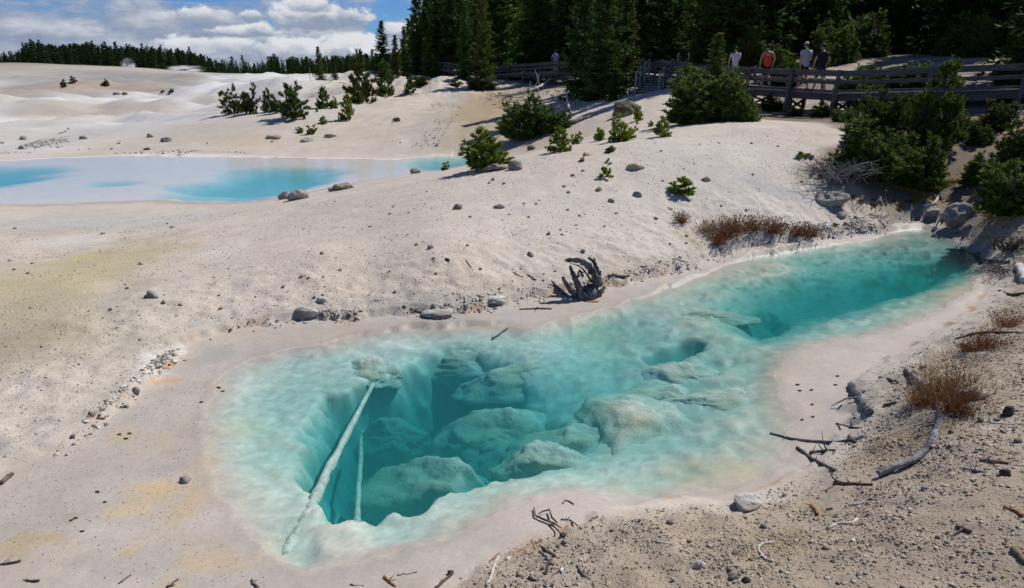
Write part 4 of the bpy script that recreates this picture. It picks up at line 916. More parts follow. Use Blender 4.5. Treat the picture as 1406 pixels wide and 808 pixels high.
def stick(pts, w0, w1, mat, label, name='branch', cat='branch', sd=0, up=.6, wig=.003, knots=0, group=None, n=18, sides=7):
    P = [gp(a, b) for a, b in pts]; s = mpp(P[0]); r0, r1 = w0 * s / 2, w1 * s / 2
    P = [p + np.array([0, 0, r0 * up]) for p in P]
    return bend_tube(name, P, r0, r1, mat, label, cat, sd, sides, .12, n, wig, group, knots)
stick([(1205,656),(1222,650),(1240,643),(1262,630),(1280,608),(1289,585),(1288,560),(1278,542),(1262,527),(1243,509)], 9, 9, M_GREYWOOD, 'long S-curved grey driftwood branch lying on the gravel in front of the dry shrub', 'driftwood', 'driftwood', 1, 1.2, .003, 3, n=48, sides=10)
stick([(1168,530),(1180,548),(1196,570)], 9, 7, M_GREYWOOD, 'short broken log with a split end on the sinter shore', 'driftwood_log', 'log', 3, .8, .002, 2, sides=10)
for (a, b) in [
 ([(1058,596),(1090,604),(1130,609),(1165,608),(1185,602)], (2.5, 6, M_GREYWOOD, 'thin grey branch reaching from the gravel out over the shallow water')),
 ([(1094,616),(1112,630),(1130,640),(1145,648)], (4, 5, M_DARKTWIG, 'dark stick at the water edge below the thin grey branch')),
 ([(1113,623),(1130,621),(1146,620)], (5, 4, M_DARKTWIG, 'stubby dark stick between two branches on the right shore')),
 ([(1144,664),(1170,666),(1196,667)], (6, 3, M_BROWNWOOD, 'straight brown stick lying left of the curved driftwood tip')),
 ([(1268,284),(1282,281),(1288,272),(1291,263)], (4, 3.5, M_PALEWOOD, 'white bent branch lying under the bushes above the spring inlet')),
 ([(1283,316),(1288,306),(1294,297)], (6, 5, M_PALEWOOD, 'pale log leaning into the spring inlet')),
 ([(1302,321),(1318,318),(1334,312)], (5, 6, M_GREYWOOD, 'grey log lying right of the spring inlet')),
 ([(1312,466),(1340,459),(1375,458),(1420,461)], (2.5, 3.5, M_DARKTWIG, 'long thin dark branch lying across the right bank')),
 ([(1398,369),(1401,378),(1404,390)], (10, 9, M_PALEWOOD, 'bleached log end standing at the right edge of the bank')),
 ([(1300,343),(1320,345),(1345,349)], (3, 4, M_GREYWOOD, 'grey stick along the upper right shoreline')),
 ([(1340,352),(1360,360),(1385,362)], (3, 5, M_DARKTWIG, 'dark stick in the debris on the upper right shore')),
 ([(1372,400),(1390,406),(1410,404)], (3, 4, M_DARKTWIG, 'dark stick above the rusty shrub on the right bank')),
 ([(0,666),(8,660),(17,654)], (7, 6, M_BROWNWOOD, 'short brown stub of wood at the left edge of the flat')),
 ([(-10,777),(10,774),(28,770)], (2, 4, M_DARKTWIG, 'dark pointed stick on the flat in the lower left corner')),
 ([(32,797),(42,798),(54,799)], (2, 3, M_DARKTWIG, 'small dark twig right of the lower left corner')),
 ([(162,802),(168,798),(173,793)], (2, 1.5, M_DARKTWIG, 'tiny dark twig on the flat near two yellow stains')),
 ([(229,808),(236,805),(245,797)], (4, 2, M_DARKTWIG, 'dark chip of wood in a tan stain at the lower edge')),
 ([(347,798),(352,803),(357,810)], (4, 3, M_BROWNWOOD, 'reddish stick poking up from the lower edge below the log foot')),
 ([(480,804),(492,803),(504,803)], (2.5, 2, M_BROWNWOOD, 'thin brown twig lying level at the lower edge')),
 ([(528,793),(534,799),(540,806)], (4, 3, M_ORANGEWOOD, 'orange forked twig at the lower edge')),
 ([(545,790),(556,787),(572,785)], (2.5, 1.5, M_BROWNWOOD, 'brown twig with side shoots near the lower edge')),
 ([(597,808),(606,799),(618,789)], (4, 3, M_BROWNWOOD, 'brown stick running up to a dark cone')),
 ([(668,806),(676,792),(684,768)], (4, 5, M_PALEWOOD, 'pale split twig on the grey sand by the lower edge')),
 ([(672,772),(680,766),(689,761)], (2, 1.5, M_ORANGEWOOD, 'thin reddish twig just above the pale split twig')),
 ([(735,745),(745,756),(758,768)], (2.5, 4, M_DARKTWIG, 'dark twig on the pink sand below the tangled root')),
 ([(740,758),(749,768),(750,780),(743,793)], (2.5, 3.5, M_DARKTWIG, 'curved dark twig hooked like a sickle on the sand')),
 ([(725,794),(740,797),(754,801)], (4.5, 3, M_DARKTWIG, 'knobby dark twig below the sickle-shaped twig')),
 ([(792,778),(803,790),(820,806)], (4.5, 4, M_DARKTWIG, 'straight dark stick running to the lower edge')),
 ([(772,692),(778,688),(790,694)], (2, 2, M_BROWNWOOD, 'faint brown twig on the pink sand near the water')),
 ([(770,714),(785,717),(797,726)], (3, 2, M_BROWNWOOD, 'brown root piece right of the tangled root')),
 ([(900,744),(920,748),(945,757)], (2, 2, M_PALEWOOD, 'thin pale straw lying across the gravel')),
 ([(1060,746),(1045,750),(1043,760),(1052,772),(1062,776)], (3.5, 3, M_PALEWOOD, 'white hooked twig on the gravel near the lower edge')),
 ([(1047,803),(1048,793),(1047,785)], (3, 2, M_PALEWOOD, 'short pale twig below the white hooked twig')),
 ([(1135,727),(1150,720),(1165,719),(1174,713)], (4, 4, M_PALEWOOD, 'bone-white forked twig in the middle of the gravel bank')),
 ([(1113,694),(1117,700),(1122,709)], (4, 4, M_ORANGEWOOD, 'bright orange-brown stick standing out in the gravel')),
 ([(1378,696),(1390,702),(1404,711)], (4, 5, M_ORANGEWOOD, 'orange-brown stick near the right edge of the gravel')),
 ([(1345,633),(1365,636),(1385,638)], (4, 3, M_BROWNWOOD, 'grey-brown stick on the right bank above the black stone')),
 ([(1318,643),(1335,646),(1352,650)], (3, 3, M_GREYWOOD, 'grey stick left of the grey-brown stick on the right bank')),
 ([(1358,581),(1380,582),(1412,583)], (3.5, 3, M_PALEWOOD, 'pale straight stick below the dark angular rock')),
 ([(1310,674),(1322,671),(1330,668)], (2, 2, M_PALEWOOD, 'short pale twig below the grey stick')),
 ([(1166,694),(1176,695),(1186,692)], (2.5, 2, M_PALEWOOD, 'short white twig above the bone-white forked twig')),
 ([(1312,724),(1325,728),(1336,733)], (6, 5, M_BROWNWOOD, 'chunky brown wood chip on the lower right gravel')),
 ([(1390,756),(1396,765),(1408,774)], (9, 7, M_BROWNWOOD, 'brown bark slab at the lower right edge')),
 ([(1207,519),(1222,522),(1234,526)], (3, 2, M_DARKTWIG, 'dark twig above the broken log')),
 ([(1213,558),(1222,556),(1231,554)], (4, 3, M_DARKTWIG, 'dark chip of wood right of the broken log')),
 ([(1148,582),(1165,588),(1180,590)], (2, 2, M_DARKTWIG, 'thin twig on the pink sinter below the broken log')),
 ([(1165,602),(1168,605),(1172,609)], (5, 5, M_DARKTWIG, 'black wood chip on the sinter shore')),
 ([(640,358),(645,366),(650,372)], (2, 1.5, M_DARKTWIG, 'thin dark twig on the lower dome')),
 ([(724,378),(730,382),(736,385)], (2.5, 2, M_DARKTWIG, 'bent dark twig on the sand left of the stump')),
 ([(704,374),(710,378),(718,381)], (1.5, 1.5, M_BROWNWOOD, 'faint brown twig beside the bent dark twig')),
 ([(638,408),(639,416),(640,423)], (2, 2.5, M_PALEWOOD, 'upright pale splinter on the gravel rim')),
 ([(840,378),(852,381),(864,380)], (5, 3, M_BROWNWOOD, 'flat splinter of brown wood in the gravel right of the stump')),
 ([(675,467),(686,460),(698,452)], (3, 2, M_DARKTWIG, 'small dark twig in the shallow water of the far ledge')),
 ([(713,425),(735,424),(758,424)], (2, 2.5, M_DARKTWIG, 'straight dark stick lying in the film of water left of the stump')),
 ([(553,422),(566,428),(585,433)], (4, 4, M_DARKTWIG, 'dark root along the pool rim left of the crust slab')),
]:
    w0, w1, mt, lab = b
    stick(a, w0, w1, mt, lab, 'twig' if max(w0, w1) < 5 else 'branch', 'twig' if max(w0, w1) < 5 else 'branch', len(lab) * 7, .6, .0035, 2 if len(a) > 2 and max(w0, w1) < 6.5 else 0, n=14, sides=6)
# tangled root on the pink sand
V, Fq = merge([tube([p + np.array([0, 0, .02]) for p in (gp(733,700), gp(735,711), gp(746,716), gp(762,722), gp(770,728))], [.006, .007, .009, .008, .004], 6, .1, 1), tube([p + np.array([0, 0, .03]) for p in (gp(765,722), gp(757,714), gp(754,704), gp(744,707), gp(738,711))], [.006, .009, .008, .006, .003], 6, .1, 2), tube([p + np.array([0, 0, .02]) for p in (gp(755,720), gp(764,730), gp(772,738))], [.008, .006, .004], 6, .1, 3)])
c0 = gp(750, 714); o = link('root_tangle', mesh_mixed('root_tangle', V - c0, Fq), M_BROWNWOOD, None, c0); tag(o, 'tangled brown root curled on the pink sand below the pool', 'root')
# pine cones and dark pebbles on the flats
for (px, py, lab) in [(773,737,'small dark pine cone at the end of the tangled root'), (619,788,'dark pine cone at the end of the brown stick by the lower edge')]:
    p = gp(px, py); o = link('pine_cone', rock_mesh('cone', px, (.05, .04, .035), 3, 14, .3, .15), M_DARKTWIG, None, p + np.array([0, 0, .015])); tag(o, lab, 'pine cone')
for (px, py) in [(1095,529),(1098,537),(1115,556),(1116,573),(1101,577),(1114,536),(1150,517),(1147,529),(164,597),(173,603),(178,596),(98,715),(104,712),(113,730),(134,676),(144,690),(276,553),(300,533),(306,538)]:
    p = gp(px, py); sz = 6 * mpp(p); o = link('pebble', random.choice(protos), None, None, p + np.array([0, 0, .004])); o.scale = (sz, sz * .8, sz * .7)
    o.material_slots[0].link = 'OBJECT'; o.material_slots[0].material = M_DARKROCK
    tag(o, 'small dark pebble lying alone on the smooth wet sinter', 'pebble', 'dark pebbles on the wet sinter')
# ------------------------------------------------------------------ plants
def spray(P, D, L, wd, rg, spread=.6):
    """flat needle blades: one slim triangle each, root P, direction D"""
    P = np.asarray(P); D = nrm(np.asarray(D)); n = len(P)
    s = nrm(np.cross(D, rg.normal(size=(n, 3))))
    L = np.broadcast_to(L, (n,))[:, None]; wd = np.broadcast_to(wd, (n,))[:, None]
    return np.stack([P - s * wd / 2, P + s * wd / 2, P + D * L], 1).reshape(-1, 3)
def tri_mesh(name, V):
    return mesh_np(name, V, np.arange(len(V)).reshape(-1, 3))
def shoots_np(P, D, L, nn, ln, wd, rg):
    """bottle-brush shoots of needles"""
    P = np.repeat(P, nn, 0); D = np.repeat(nrm(D), nn, 0); L = np.repeat(np.broadcast_to(L, (len(P) // nn,)), nn)
    t = rg.uniform(.0, 1., len(P))
    r = rg.normal(size=D.shape); r = nrm(r - (r * D).sum(1, keepdims=True) * D)
    return spray(P + D * (L * t)[:, None], D * .75 + r * .8, ln * rg.uniform(.7, 1.15, len(P)), wd, rg)
def pine_shrub(seed, stems, per, nn, ln=.085, wd=.02, lean=.25, cone=True, up=.7, gap=.0):
    """unit pine: height 1, width about 1; stems with whorls of upswept shoots"""
    rg = np.random.default_rng(seed); SPs = []; SD = []; SLn = []; wood = []
    for s in range(stems):
        a0 = rg.uniform(0, 6.28); off = 0 if stems == 1 else rg.uniform(.08, .46); hh = 1. if s == 0 else rg.uniform(.35, .95)
        base = np.array([math.cos(a0) * off * .4, math.sin(a0) * off * .4, 0]); top = np.array([math.cos(a0) * off, math.sin(a0) * off, hh * .92]) + np.append(rg.normal(size=2) * .03, 0)
        ts = np.linspace(0, 1, 8); axis_ = base + (top - base) * ts[:, None] + np.outer(np.sin(ts * 3.1), np.append(rg.normal(size=2) * .03, 0))
        wood.append(tube(axis_, np.linspace(.022, .005, 8), 5, .1, seed + s))
        SPs.append(top[None]); SD.append(np.array([[0, 0, 1.]])); SLn.append([.12])
        for k in range(per):
            t = rg.uniform(.03, .97) ** (1.35 if cone else 1.0); a = k * 2.4 + rg.uniform(-.5, .5)
            p0 = base + (top - base) * t
            R_ = (.50 * (1 - t) ** .75 + .07 if cone else .42 * math.sin(math.pi * min(1, .25 + .75 * t)) + .08) * rg.uniform(.6, 1.12) * (1 if stems == 1 else (.68 if stems < 6 else .52))
            e = rg.uniform(.0, .55) * up * (.3 + .7 * t) + t * .35
            d = np.array([math.cos(a), math.sin(a), 0])
            q = p0 + d * R_ * math.cos(e) + np.array([0, 0, R_ * math.sin(e)])
            mid = (p0 + q) / 2 - np.array([0, 0, R_ * .08])
            wood.append(tube([p0, mid, q], [.008, .006, .003], 4, 0, 0, False))
            m = max(2, int(R_ / .075))
            for j in range(m):
                u = 1 - .75 * j / m; pp = p0 + (q - p0) * u - np.array([0, 0, R_ * .08 * 4 * u * (1 - u)])
                dd = nrm(d * .6 + rg.normal(size=3) * .45 + np.array([0, 0, .75]))
                SPs.append(pp[None]); SD.append(dd[None]); SLn.append([rg.uniform(.07, .13)])
    P = np.concatenate(SPs); D = np.concatenate(SD); L = np.concatenate(SLn)
    V = shoots_np(P, D, L, nn, ln, wd, rg)
    V[:, 2] = np.maximum(V[:, 2], .01)
    Vw, Fw = merge(wood)
    return tri_mesh('foliage', V), mesh_mixed('stem', Vw, Fw)
def make_plant(name, fol, stem, mf, ms):
    f = fol; f.materials.append(mf); stem.materials.append(ms)
    return f, stem
def plant(name, meshes, loc, w_, h_, label, cat, group=None, rz=None, mat=None, dw=1.):
    e = empty(name, loc, label, cat, group, random.uniform(0, 6.28) if rz is None else rz)
    e.scale = (w_, w_ * dw, h_)
    f = link('foliage', meshes[0], None, e); link('stem', meshes[1], None, e)
    if mat is not None:
        f.material_slots[0].link = 'OBJECT'; f.material_slots[0].material = mat
    return e
YP = [make_plant('y', *pine_shrub(20 + i, 1, 52, 40, .10, .026), M_YOUNG, M_BARK) for i in range(3)]       # single-stem young pines
YB = [make_plant('y', *pine_shrub(30 + i, 4, 16, 42, .10, .026, cone=False), M_YOUNG, M_BARK) for i in range(3)]   # bushy
YC = [make_plant('y', *pine_shrub(40 + i, 5, 6, 60, .15, .045, cone=False, up=.9), M_YOUNG, M_BARK) for i in range(3)]   # low cushions
YS = [make_plant('y', *pine_shrub(50 + i, 2, 9, 60, .12, .032, cone=True), M_YOUNG, M_BARK) for i in range(2)]   # sparse sprigs
BB = [make_plant('b', *pine_shrub(60 + i, 10, 32, 40, .062, .018, cone=True), M_BUSH, M_BARK) for i in range(3)]  # big dense bushes
BT = [make_plant('b', *pine_shrub(70 + i, 3, 60, 40, .062, .020, cone=True), M_BUSH, M_BARK) for i in range(2)]   # dense small trees
def put(px, py, wp, hp, meshes, name, label, cat, mat=None, Y=None, group=None, sink=.03):
    p = hit(px, py) if Y is None else None
    if p is None:
        q = at_y(px, py, Y); p = np.array([q[0], q[1], H1(q[0], q[1])])
    s = mpp(p); return plant(name, meshes, (p[0], p[1], p[2] - sink), wp * s, hp * s * 1.03, label, cat, group, mat=mat)
YOUNG = [
 (661,234,64,54,YB[0],None,'bright green bushy young pine on the crest in front of the small turquoise inlet'),
 (690,225,28,15,YC[0],None,'low rounded green pine right beside the bright bushy young pine'),
 (611,234,13,12,YC[1],None,'tiny green pine sprig left of the bright bushy young pine'),
 (769,209,32,34,YP[0],None,'pointed yellow-green young pine on the crest below the big dark bush'),
 (793,198,17,17,YB[1],None,'small round green pine right of the pointed yellow-green one'),
 (823,193,22,17,YC[2],None,'low spreading pine at the left of a clump on the dome crest'),
 (846,195,38,36,YB[2],None,'tallest loose pine in the clump on the dome crest'),
 (864,191,20,25,YS[0],None,'sparse pine at the right of the clump on the dome crest'),
 (877,166,16,18,YB[0],None,'olive shrub at the right side of the brown boulder'),
 (908,188,24,27,YP[1],None,'compact upright pine on the crest below the sandy path'),
 (835,209,18,9,YC[0],M_NEEDLE_OL,'flat yellowish pine cushion on the dome below the crest clump'),
 (798,222,10,7,YC[1],M_NEEDLE_OL,'tiny yellowish cushion left of the forked pine sprig'),
 (832,242,24,24,YS[1],None,'forked little pine sprig standing on the dome'),
 (933,265,36,23,YC[2],None,'dark-shadowed round pine cushion on the dome left of the rusty grass'),
 (892,174,10,8,YC[0],None,'tiny green tuft on the path left of the compact upright pine'),
 (319,156,34,30,YB[1],M_NEEDLE_OL,'sprawling olive shrub leftmost in the row of small pines behind the lake'),
 (347,156,26,38,YB[2],M_NEEDLE_OL,'rounded olive pine second in the row of small pines behind the lake'),
 (369,154,17,30,YP[2],M_BUSH,'slim dark pine third in the row of small pines behind the lake'),
 (380,156,17,24,YB[0],M_NEEDLE_OL,'brownish small pine tucked left of the largest pine in the row behind the lake'),
 (406,163,42,46,YB[1],M_BUSH,'largest and fullest dark pine in the row behind the lake'),
 (444,149,20,28,YP[0],M_BUSH,'small conical pine on the slope right of the row behind the lake'),
 (460,149,15,15,YB[2],None,'low bushy pine touching the small conical pine'),
 (477,165,20,33,YP[1],None,'slender pale green pine standing alone on the slope behind the lake'),
 (496,141,38,64,YP[2],M_NEEDLE_OL,'broad olive pine, tallest on the open slope'),
 (530,133,27,46,YP[0],M_BUSH,'dark green pine right of the broad olive pine on the open slope'),
 (563,129,15,25,YP[1],M_BUSH,'small dark pine with a bushy foot near the forest corner'),
 (410,183,13,8,YC[0],None,'left of two green cushions on the slope behind the lake'),
 (428,184,15,12,YC[1],None,'right of two green cushions on the slope behind the lake'),
 (445,170,13,10,YC[2],None,'green cushion above the pair of cushions behind the lake'),
 (436,154,5,6,YC[0],None,'tiny tuft left of the low bushy pine'),
 (87,121,10,11,YB[0],M_NEEDLE_OL,'olive shrub on the grey slope far beyond the lake'),
 (100,114,9,9,YB[1],M_RUSTGRASS,'reddish dead shrub on the grey slope far beyond the lake'),
 (147,118,11,9,YB[2],M_BUSH,'dark round shrub alone on the grey slope far beyond the lake'),
 (223,128,6,4,YC[0],M_NEEDLE_OL,'left one of two tiny tufts on the far white terrace'),
 (235,127,8,5,YC[1],M_NEEDLE_OL,'right one of two tiny tufts on the far white terrace'),
 (321,125,6,10,YP[1],M_BUSH,'tiny upright pine on the far white terrace above the row of pines'),
 (627,118,20,9,YC[2],M_NEEDLE_OL,'low green mat on the slope at the forest corner'),
]
for (px, py, wp, hp, ms, mt, lab) in YOUNG:
    low = 'cushion' in lab or 'tuft' in lab or 'mat ' in lab
    put(px, py, wp, hp, ms, 'pine_cushion' if low else ('shrub' if 'shrub' in lab else 'young_pine'), lab, 'shrub' if low or 'shrub' in lab else 'pine', mt)
BUSHES = [
 (722,190,84,62,BB[0],None,'big dark multi-stemmed pine bush in the gully behind the dome'),
 (762,180,52,34,BB[1],None,'low dark bush joined to the right of the big gully bush'),
 (966,168,112,74,BB[1],None,'wide dense bush hiding the boardwalk bend, below the man in the black shirt'),
 (1016,166,70,60,BB[2],None,'lower dense bush right of the wide one, under the boardwalk start'),
 (932,162,36,24,BB[0],None,'left skirt bush of the dense clump below the boardwalk bend'),
 (1192,238,104,80,BB[2],None,'dark bush behind the dead brush on the slope under the boardwalk'),
 (1262,254,88,70,BB[0],None,'spiky dark bush right of the bush behind the dead brush'),
 (1206,186,70,62,BB[1],None,'bush rising in front of the boardwalk bend post'),
 (1276,200,84,112,BT[0],None,'tall dark pine bush rising past the boardwalk rail'),
 (1392,290,100,74,BB[1],None,'large dark bush overhanging the right bank at the edge'),
 (1402,238,96,90,BB[2],None,'upper dark bush at the right edge in front of the boardwalk'),
 (1340,196,44,34,BB[0],None,'small shaded bush under the right end of the boardwalk'),
 (1062,152,40,24,BB[2],M_NEEDLE_OL,'olive shrub under the near end of the straight boardwalk'),
 (1128,160,34,22,BB[0],M_NEEDLE_OL,'olive shrub beneath the cross-braced boardwalk legs'),
 (1092,160,24,14,BB[1],M_NEEDLE_OL,'low olive shrub between boardwalk legs'),
 (1152,236,40,22,YB[1],None,'yellow-green pine tips poking out of the dead brush'),
 (1106,218,26,12,YC[0],None,'small green sprig left of the dead brush'),
 (1232,222,60,46,BB[1],None,'dark bush filling the gap between the bush behind the dead brush and the spiky one'),
 (1172,200,44,34,BB[0],M_NEEDLE_OL,'olive bush on the slope edge just left of the boardwalk bend post'),
 (1240,176,52,38,BB[0],None,'dark bush under the rail left of the tall dark pine bush'),
 (1316,184,48,40,BB[2],None,'dark bush under the rail right of the tall dark pine bush'),
 (1372,176,60,40,BB[1],M_NEEDLE_OL,'olive bush below the low girt of the boardwalk near the right edge'),
 (1158,168,36,22,BB[1],None,'low dark bush among the boardwalk legs right of the braces'),
 (1345,250,60,44,BB[0],None,'dark bush on the brown slope left of the overhanging bush'),
 (660,122,50,16,BB[2],M_NEEDLE_OL,'light green skirt of low branches under the roadside conifers'),
 (580,116,30,12,BB[1],M_NEEDLE_OL,'low brown-green scrub at the foot of the forest corner'),
]
for (px, py, wp, hp, ms, mt, lab) in BUSHES:
    put(px, py, wp, hp, ms, 'pine_bush', lab, 'bush', mt, sink=.08)
# dead brush: a mound of bare grey twigs
def brush_mesh(seed, n, w, h, r=.006, arch=.5):
    rg = np.random.default_rng(seed); parts = []
    for k in range(n):
        a = rg.uniform(0, 6.28); L = rg.uniform(.5, 1.); b = np.append(rg.normal(size=2) * .12 * w, 0)
        d = np.array([math.cos(a), math.sin(a), 0]); e = np.array([0, 0, 1.])
        ts = np.linspace(0, 1, 6)
        P = b + np.outer(ts * w * .5 * L, d) + np.outer(h * L * (ts * 1.5 - arch * 1.1 * ts ** 2), e) + np.cumsum(rg.normal(size=(6, 3)) * .018 * w, 0)
        parts.append(tube(P, np.linspace(r, r * .35, 6), 4, 0, 0, False))
        for j in range(2):
            i = rg.integers(2, 5); q = P[i]; dd = nrm(rg.normal(size=3)) * w * .16
            parts.append(tube([q, q + dd * .5, q + dd + np.array([0, 0, -.02])], [r * .6, r * .5, r * .3], 3, 0, 0, False))
    V, Fq = merge(parts); V[:, 2] = np.maximum(V[:, 2], -.02); return mesh_mixed('brush', V, Fq)
p = gp(1148, 250); s = mpp(p); o = link('dead_brush', brush_mesh(5, 110, 100 * s, 34 * s, .009), M_DEADTWIG, None, p); tag(o, 'mound of bare grey dead twigs on the slope in front of the dark bush', 'dead brush')
p = gp(1385, 345); s = mpp(p); o = link('dead_brush', brush_mesh(6, 80, 70 * s, 26 * s, .008), M_DARKTWIG, None, p); tag(o, 'dark tangle of roots and twigs under the overhanging bush at the right edge', 'dead brush')
p = gp(1375, 372); s = mpp(p); o = link('dead_brush', brush_mesh(7, 60, 80 * s, 9 * s, .007), M_DARKTWIG, None, p); tag(o, 'flat litter of dark sticks along the upper right waterline', 'dead brush')
# dry rusty grass
def tuft_mesh(seed, n, w, h, wd=.008, flare=.35):
    rg = np.random.default_rng(seed); V = []
    B = np.c_[rg.normal(size=(n, 2)) * .22 * w, np.zeros(n)]
    D = nrm(np.c_[B[:, :2] / w * 2 * flare + rg.normal(size=(n, 2)) * flare, np.ones(n)])
    L = h * rg.uniform(.45, 1.05, n)
    V = spray(B, D, L, wd, rg)
    # seed heads: short side blades near the tips
    k = rg.random(n) < .5; P = (B + D * (L * .8)[:, None])[k]
    V2 = spray(np.repeat(P, 3, 0), np.repeat(D[k], 3, 0) + rg.normal(size=(len(P) * 3, 3)) * .6, h * .14, wd * 1.5, rg)
    return tri_mesh('tuft', np.concatenate([V, V2]))
for i, (px, py, wp, hp, mt, lab) in enumerate([
    (936,306,18,18,M_RUSTGRASS,'lone upright tuft of rusty dry grass left of the long grass strip'),
    (970,318,24,18,M_STRAW,'sparse straw-coloured tuft at the left end of the rusty grass strip'),
    (994,326,40,30,M_RUSTGRASS,'widest dark rusty clump in the grass strip above the pool'),
    (1012,318,34,26,M_RUSTGRASS,'dense rusty clump right behind the widest one in the strip'),
    (1036,316,26,24,M_RUSTGRASS,'tall rusty tuft in the middle of the grass strip'),
    (1062,320,28,26,M_RUSTGRASS,'rusty tuft with pale base near the right of the grass strip'),
    (1094,324,26,20,M_RUSTGRASS,'low dark rusty tuft second from the right end of the strip'),
    (1112,325,26,15,M_RUSTGRASS,'flattened brown tuft at the right end of the grass strip'),
    (985,336,24,18,M_RUSTGRASS,'rusty tuft hanging down the bank below the widest clump'),
    (1312,568,56,76,M_RUSTGRASS,'large dry brown shrub behind the curved driftwood'),
    (1264,556,36,40,M_RUSTGRASS,'darker left half of the dry shrub beside the driftwood fork'),
    (1292,545,60,46,M_STRAW,'straw-blond dry grass standing behind the large brown shrub'),
    (1352,478,50,26,M_RUSTGRASS,'rusty low shrub under the long thin dark branch'),
    (1385,450,44,24,M_RUSTGRASS,'rusty low shrub at the right edge above the thin branch'),
    (1330,482,30,14,M_RUSTGRASS,'small rusty tuft beside the shore under the thin branch'),
  ]):
    p = gp(px, py); s = mpp(p)
    o = link('dry_shrub' if 'shrub' in lab else 'grass_tuft', tuft_mesh(900 + i, int(80 + wp * 6), wp * s, hp * s * 1.05, max(.004, .55 * s), .42), mt, None, p); tag(o, lab, 'dry shrub' if 'shrub' in lab else 'dry grass')
# golden cushions on the bank
for i, (px, py, wp) in enumerate([(1171,271,11),(1181,277,9),(1198,283,11),(1200,275,8),(1228,276,8),(1238,284,10),(1234,288,8),(1146,309,10),(1240,262,20),(1225,258,16),(1262,272,24),(1280,262,26),(1250,278,16),(1296,252,20),(1307,250,14),(1212,250,18),(1360,298,20),(1345,290,16)]):
    p = gp(px, py); s = mpp(p); o = link('moss_cushion', tuft_mesh(950 + i, 260, wp * s, wp * s * .34, .012, 1.2), M_MOSS, None, p); tag(o, 'golden cushion of low ground plants on the bank above the spring inlet', 'ground plant', 'golden cushions above the spring inlet')

# ------------------------------------------------------------------ conifers
def conifer(seed, whorls=30, per=6, R_=.17, base=.03, tris=7, pts=5, leaf=.05, droop=.15, ragged=.25, power=.8):
    """unit conifer, height 1"""
    rg = np.random.default_rng(seed); P = []; D = []; wood = [tube([[0, 0, -.02], [0, 0, .3], [rg.normal() * .004, rg.normal() * .004, .65], [0, 0, .985]], [.012, .009, .005, .001], 7, .08, seed)]
    for i in range(whorls):
        z = base + (1 - base) * (i / whorls) ** 1.0 * .985
        for k in range(per):
            zz = z + rg.uniform(-.5, .5) / whorls
            if rg.random() < .06: continue
            L = (R_ * (1 - zz) ** power + .008) * rg.uniform(1 - ragged * 1.6, 1 + ragged)
            a = rg.uniform(0, 6.28); el = -droop * (1 - zz) + .55 * zz * zz + rg.normal() * .12
            d = np.array([math.cos(a) * math.cos(el), math.sin(a) * math.cos(el), math.sin(el)])
            if L > .04 and rg.random() < .4: wood.append(tube([[0, 0, zz], d * L * .9 + np.array([0, 0, zz + L * .05])], [.0022, .0008], 3, 0, 0, False))
            m = max(2, int(pts * L / R_ + 1))
            ts = (np.arange(m) + rg.uniform(.2, 1., m)) / m
            q = np.array([0, 0, zz]) + np.outer(ts * L, d) + np.outer(L * .22 * ts ** 2, [0, 0, 1.])
            q = np.repeat(q, tris, 0)
            lat = nrm(np.cross(d, [0, 0, 1.])) * rg.choice([-1, 1], (len(q), 1))
            dd = d * .6 + lat * rg.uniform(0, 1., (len(q), 1)) + rg.normal(size=q.shape) * .35 + np.array([0, 0, .12])
            P.append(q + rg.normal(size=q.shape) * .004); D.append(dd)
    P = np.concatenate(P); D = np.concatenate(D)
    V = spray(P, D, leaf * rg.uniform(.6, 1.2, len(P)) * (1 - .45 * P[:, 2]), leaf * .30, rg)
    Vw, Fw = merge(wood); c = tri_mesh('crown', V); t = mesh_mixed('trunk', Vw, Fw)
    c.materials.append(M_NEEDLE); t.materials.append(M_BARK); return c, t
CF = [conifer(100 + i, 34 + 3 * i, 7, [.15, .13, .17, .12, .16][i], .02 if i != 3 else .10, 7, 6, .042, .2, .3, [.8, .75, .9, .7, .85][i]) for i in range(5)]
CS = [conifer(110 + i, 18, 5, .17 - .03 * i, .04, 4, 3, .085, .15, .4) for i in range(3)]     # for those far away
for c, t in CS: c.materials.clear(); c.materials.append(M_FAR)
def tree(name, ms, loc, h, label, group=None, mat=None, wide=1.):
    e = empty(name, loc, label, 'conifer', group, random.uniform(0, 6.28)); e.scale = (h * wide, h * wide, h)
    f = link('crown', ms[0], None, e); link('trunk', ms[1], None, e)
    if mat is not None: f.material_slots[0].link = 'OBJECT'; f.material_slots[0].material = mat
    return e
